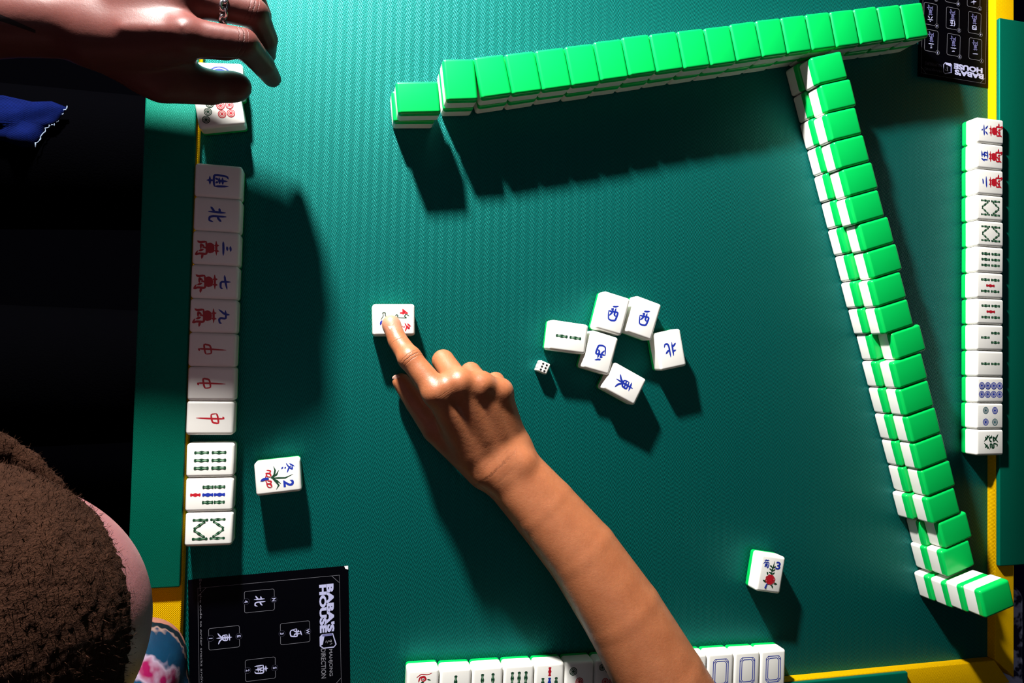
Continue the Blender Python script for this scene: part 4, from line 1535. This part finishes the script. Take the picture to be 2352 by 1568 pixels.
# ---- person leaning in at the lower left: fuzzy brown hat, face turned to the table, tattooed arm
def hat_person():
    H = P(-152, 1490, 280)
    up = CAM_LOC - H
    up /= np.linalg.norm(up)
    fw = CAM_ROT.T @ np.array([0.966, 0.259, 0.0])
    up = up + fw * 0.34
    up /= np.linalg.norm(up)
    fw -= up * (fw @ up)
    fw /= np.linalg.norm(fw)
    sd_ = np.cross(up, fw)
    R = np.stack([fw, sd_, up])

    def L(a, b, c):
        return H + fw * a + sd_ * b + up * c
    F = Field(H + np.array([-190, -330, -260]), H + np.array([190, 150, 150]), 2.6)
    F.ell(L(0, 0, 8), (92, 80, 82), 8, R)            # skull
    F.ell(L(28, 0, -42), (60, 62, 72), 20, R)          # face
    F.ell(L(66, 0, -92), (26, 30, 22), 18, R)          # chin
    F.cap(L(80, -24, -4), L(80, 24, -4), 13, 13, 12)     # brow ridge
    F.cap(L(88, 0, -10), L(106, 0, -38), 8, 12, 10)     # nose
    for s in (-1, 1):
        F.ell(L(97, s * 11, -48), (9, 7, 7), 5, R)    # nostril wings
        F.ell(L(86, s * 31, -20), (12, 15, 9), 5, R, sub=True)   # eye sockets
        F.ell(L(75, s * 31, -20), (13, 13, 12), 2, R)  # eyeballs under lids
        F.ell(L(72, s * 42, -46), (22, 20, 22), 14, R)  # cheekbones
        F.ell(L(-8, s * 80, -26), (19, 8, 32), 5, R)   # ears
    F.ell(L(96, 0, -70), (9, 22, 6), 5, R)             # lips
    F.ell(L(95, 0, -78), (8, 19, 6), 5, R)
    F.cap(L(-30, 0, -60), L(-95, 0, -190), 52, 60, 25)  # neck
    # the tattooed arm: elbow resting on the rail, upper arm going back to the shoulder
    E, sh, wrst = P(322, 1514, 50), P(130, 1900, 150), P(410, 1800, 40)
    F2 = Field(np.minimum(np.minimum(E, sh), wrst) - 75, np.maximum(np.maximum(E, sh), wrst) + 75, 2.6)
    F2.cap(E, sh, 31, 44, 10)
    F2.cap(E + [2, -4, -3], wrst, 30, 23, 10)
    f2 = F2.mesh('tattooed_arm', 2)

    def ink(e, nt, dist, c, tc):
        # curved bands of ink round a point on the arm
        d = dist(P(285, 1592, 70))
        d = e.m('ADD', d, e.m('MULTIPLY', e.m('SUBTRACT', e.noise(tc.outputs['Object'], 60, 2), 0.5), 0.014))
        r = nt.nodes.new('ShaderNodeValToRGB')
        nt.links.new(e.m('MULTIPLY', d, 1 / 0.061), r.inputs[0])
        cr_ = r.color_ramp
        cr_.interpolation = 'LINEAR'
        stops = [(0.0, (0.55, 0.30, 0.30)), (0.24, (0.50, 0.10, 0.22)), (0.34, (0.62, 0.03, 0.19)), (0.44, (0.75, 0.30, 0.42)), (0.47, (0.62, 0.03, 0.20)), (0.58, (0.50, 0.03, 0.22)),
                 (0.62, (0.65, 0.55, 0.65)), (0.645, (0.03, 0.16, 0.28)), (0.77, (0.03, 0.12, 0.22)), (0.785, (0.55, 0.42, 0.38)), (0.80, (0.03, 0.06, 0.08)), (0.86, (0.03, 0.06, 0.08)), (0.88, (0.62, 0.36, 0.29))]
        for i, (p, col) in enumerate(stops):
            if i == 0:
                el = cr_.elements[0]
            elif i == len(stops) - 1:
                el = cr_.elements[len(cr_.elements) - 1]
                el.position = p
            else:
                el = cr_.elements.new(p)
            el.color = (*[v * v * 0.40 + v * 0.10 for v in col], 1)
        return r.outputs[0]
    skin = skin_material('pale_pink_skin', (0.32, 0.13, 0.135), (0.20, 0.075, 0.08), pores=0.8)
    o = obj('person', F.mesh('person', 2), None, [skin])
    tag(o, 'person in a fuzzy brown hat leaning over the lower left corner, with tattooed arm', 'person')
    a = obj('tattooed_arm', f2, o, [skin_material('tattooed_skin', (0.60, 0.33, 0.27), (0.45, 0.21, 0.17), tattoo=ink, spec=0.08)])
    tag(a, 'arm tattooed in dark blue and magenta')
    # fuzzy hat: crown and rolled brim
    K = Field(H - 170, H + 170, 2.6)
    K.ell(L(-14, 0, 14), (94, 90, 92), 6, R)
    n = 40
    bc = L(-14, 0, 6)
    for i in range(n):
        t0, t1 = 2 * math.pi * i / n, 2 * math.pi * (i + 1) / n
        q0, q1 = [max(0.0, math.sin(t - 0.42)) ** 0.7 for t in (t0, t1)]
        p0 = bc + fw * ((86 + 30 * q0) * math.cos(t0)) + sd_ * ((84 + 30 * q0) * math.sin(t0)) - up * 10
        p1 = bc + fw * ((86 + 30 * q1) * math.cos(t1)) + sd_ * ((84 + 30 * q1) * math.sin(t1)) - up * 10
        w0 = 4 + 7 * q0
        K.cap(p0, p1, w0, w0, 3)
    me = K.mesh('fuzzy_hat', 1)
    rs = np.random.RandomState(3)
    co = np.empty(len(me.vertices) * 3, np.float32)
    no = np.empty(len(me.vertices) * 3, np.float32)
    me.vertices.foreach_get('co', co)
    me.vertices.foreach_get('normal', no)
    co = co.reshape(-1, 3) + no.reshape(-1, 3) * rs.normal(0, 0.0004, (len(me.vertices), 1))
    me.vertices.foreach_set('co', co.ravel())
    me.update()
    bm = bmesh.new()
    bm.from_mesh(me)
    bm.verts.ensure_lookup_table()
    nv0 = len(bm.verts)
    picked = [bm.verts[int(i)] for i in rs.choice(nv0, min(26000, nv0), replace=False)]
    for v in picked:
        d = (v.normal + Vector(rs.normal(0, 0.75, 3))).normalized()
        t = d.cross(Vector(rs.normal(0, 1, 3))).normalized() * 0.00022
        ln = 0.0015 + 0.0020 * rs.rand()
        q = [bm.verts.new(p) for p in (v.co - t - v.normal * 0.0004, v.co + t - v.normal * 0.0004, v.co + d * ln)]
        bm.faces.new(q)
    bm.to_mesh(me)
    bm.free()
    me.update()
    mat, nt, b = new_mat('brown_teddy_fleece')
    e = NB(nt)
    tc, x, y, z = e.xyz()
    n1, n2 = e.noise(tc.outputs['Object'], 70, 5, 0.7), e.noise(tc.outputs['Object'], 420, 4, 0.7)
    c = e.mix(n1, (0.004, 0.0014, 0.0008), (0.050, 0.020, 0.011))
    c = e.mix(e.m('MULTIPLY', n2, 0.5), c, (0.014, 0.006, 0.0035))
    nt.links.new(c, b.inputs['Base Color'])
    nt.links.new(e.bump(e.m('ADD', n1, n2), 0.003, 0.8), b.inputs['Normal'])
    b.inputs['Roughness'].default_value = 0.95
    b.inputs['Specular IOR Level'].default_value = 0.05
    h = obj('fuzzy_hat', me, o, [mat])
    tag(h, 'fuzzy brown hat with rolled brim')
    # dark shirt over the shoulders
    S = Field(H + np.array([-420, -560, -420]), H + np.array([260, 60, 40]), 7.0)
    S.cap(L(-120, -120, -200), L(-120, 120, -200), 78, 78, 30)
    S.ell(L(-170, 0, -330), (130, 190, 190), 40, R)
    s = obj('shirt', S.mesh('shirt', 3), o, [M_BLACKCLOTH])
    tag(s, 'black shirt')


hat_person()


# ---- person at the right edge: only navy clothes show beside the table
def right_person():
    F = Field((930, -620, -470), (1330, 420, 330), 8.0)
    F.ell((1190, -60, 60), (120, 210, 300), 30)
    for y in (-190, 60):
        F.cap((1190, y, -200), (1010, y, -200), 92, 74, 20)
    o = obj('person', F.mesh('person', 3), None, [plain('navy_cotton', (0.003, 0.004, 0.030), rough=0.9, spec=0.15, noise=0.5, nscale=300)])
    tag(o, 'person seated beyond the right edge of the table in navy clothes, barely in view', 'person')
    J = Field((880, -660, -120), (1060, 440, 20), 6.0)
    J.cap((966, -600, -50), (966, 380, -50), 44, 44, 12)
    j = obj('coat_panel', J.mesh('coat_panel', 3), o, [plain('navy_wool', (0.002, 0.003, 0.040), rough=0.9, spec=0.1, noise=0.6, nscale=200)])
    tag(j, 'navy blue coat')
    mat, nt, b = new_mat('pale_blue_blotched_cloth')
    e = NB(nt)
    tc, x, y, z = e.xyz()
    n1 = e.noise(tc.outputs['Object'], 38, 3, 0.6)
    k = e.m('MINIMUM', e.m('MAXIMUM', e.m('MULTIPLY', e.m('SUBTRACT', n1, 0.46), 14), 0.0), 1.0)
    nt.links.new(e.mix(k, (0.006, 0.006, 0.04), (0.42, 0.44, 0.62)), b.inputs['Base Color'])
    b.inputs['Roughness'].default_value = 0.9
    S = Field((885, -640, -60), (960, -330, 20), 3.0)
    S.cap((918, -600, -12), (917, -405, -12), 13.5, 13.5, 6)
    s = obj('scarf', S.mesh('scarf', 2), o, [mat])
    tag(s, 'pale blue and navy blotched scarf')


right_person()
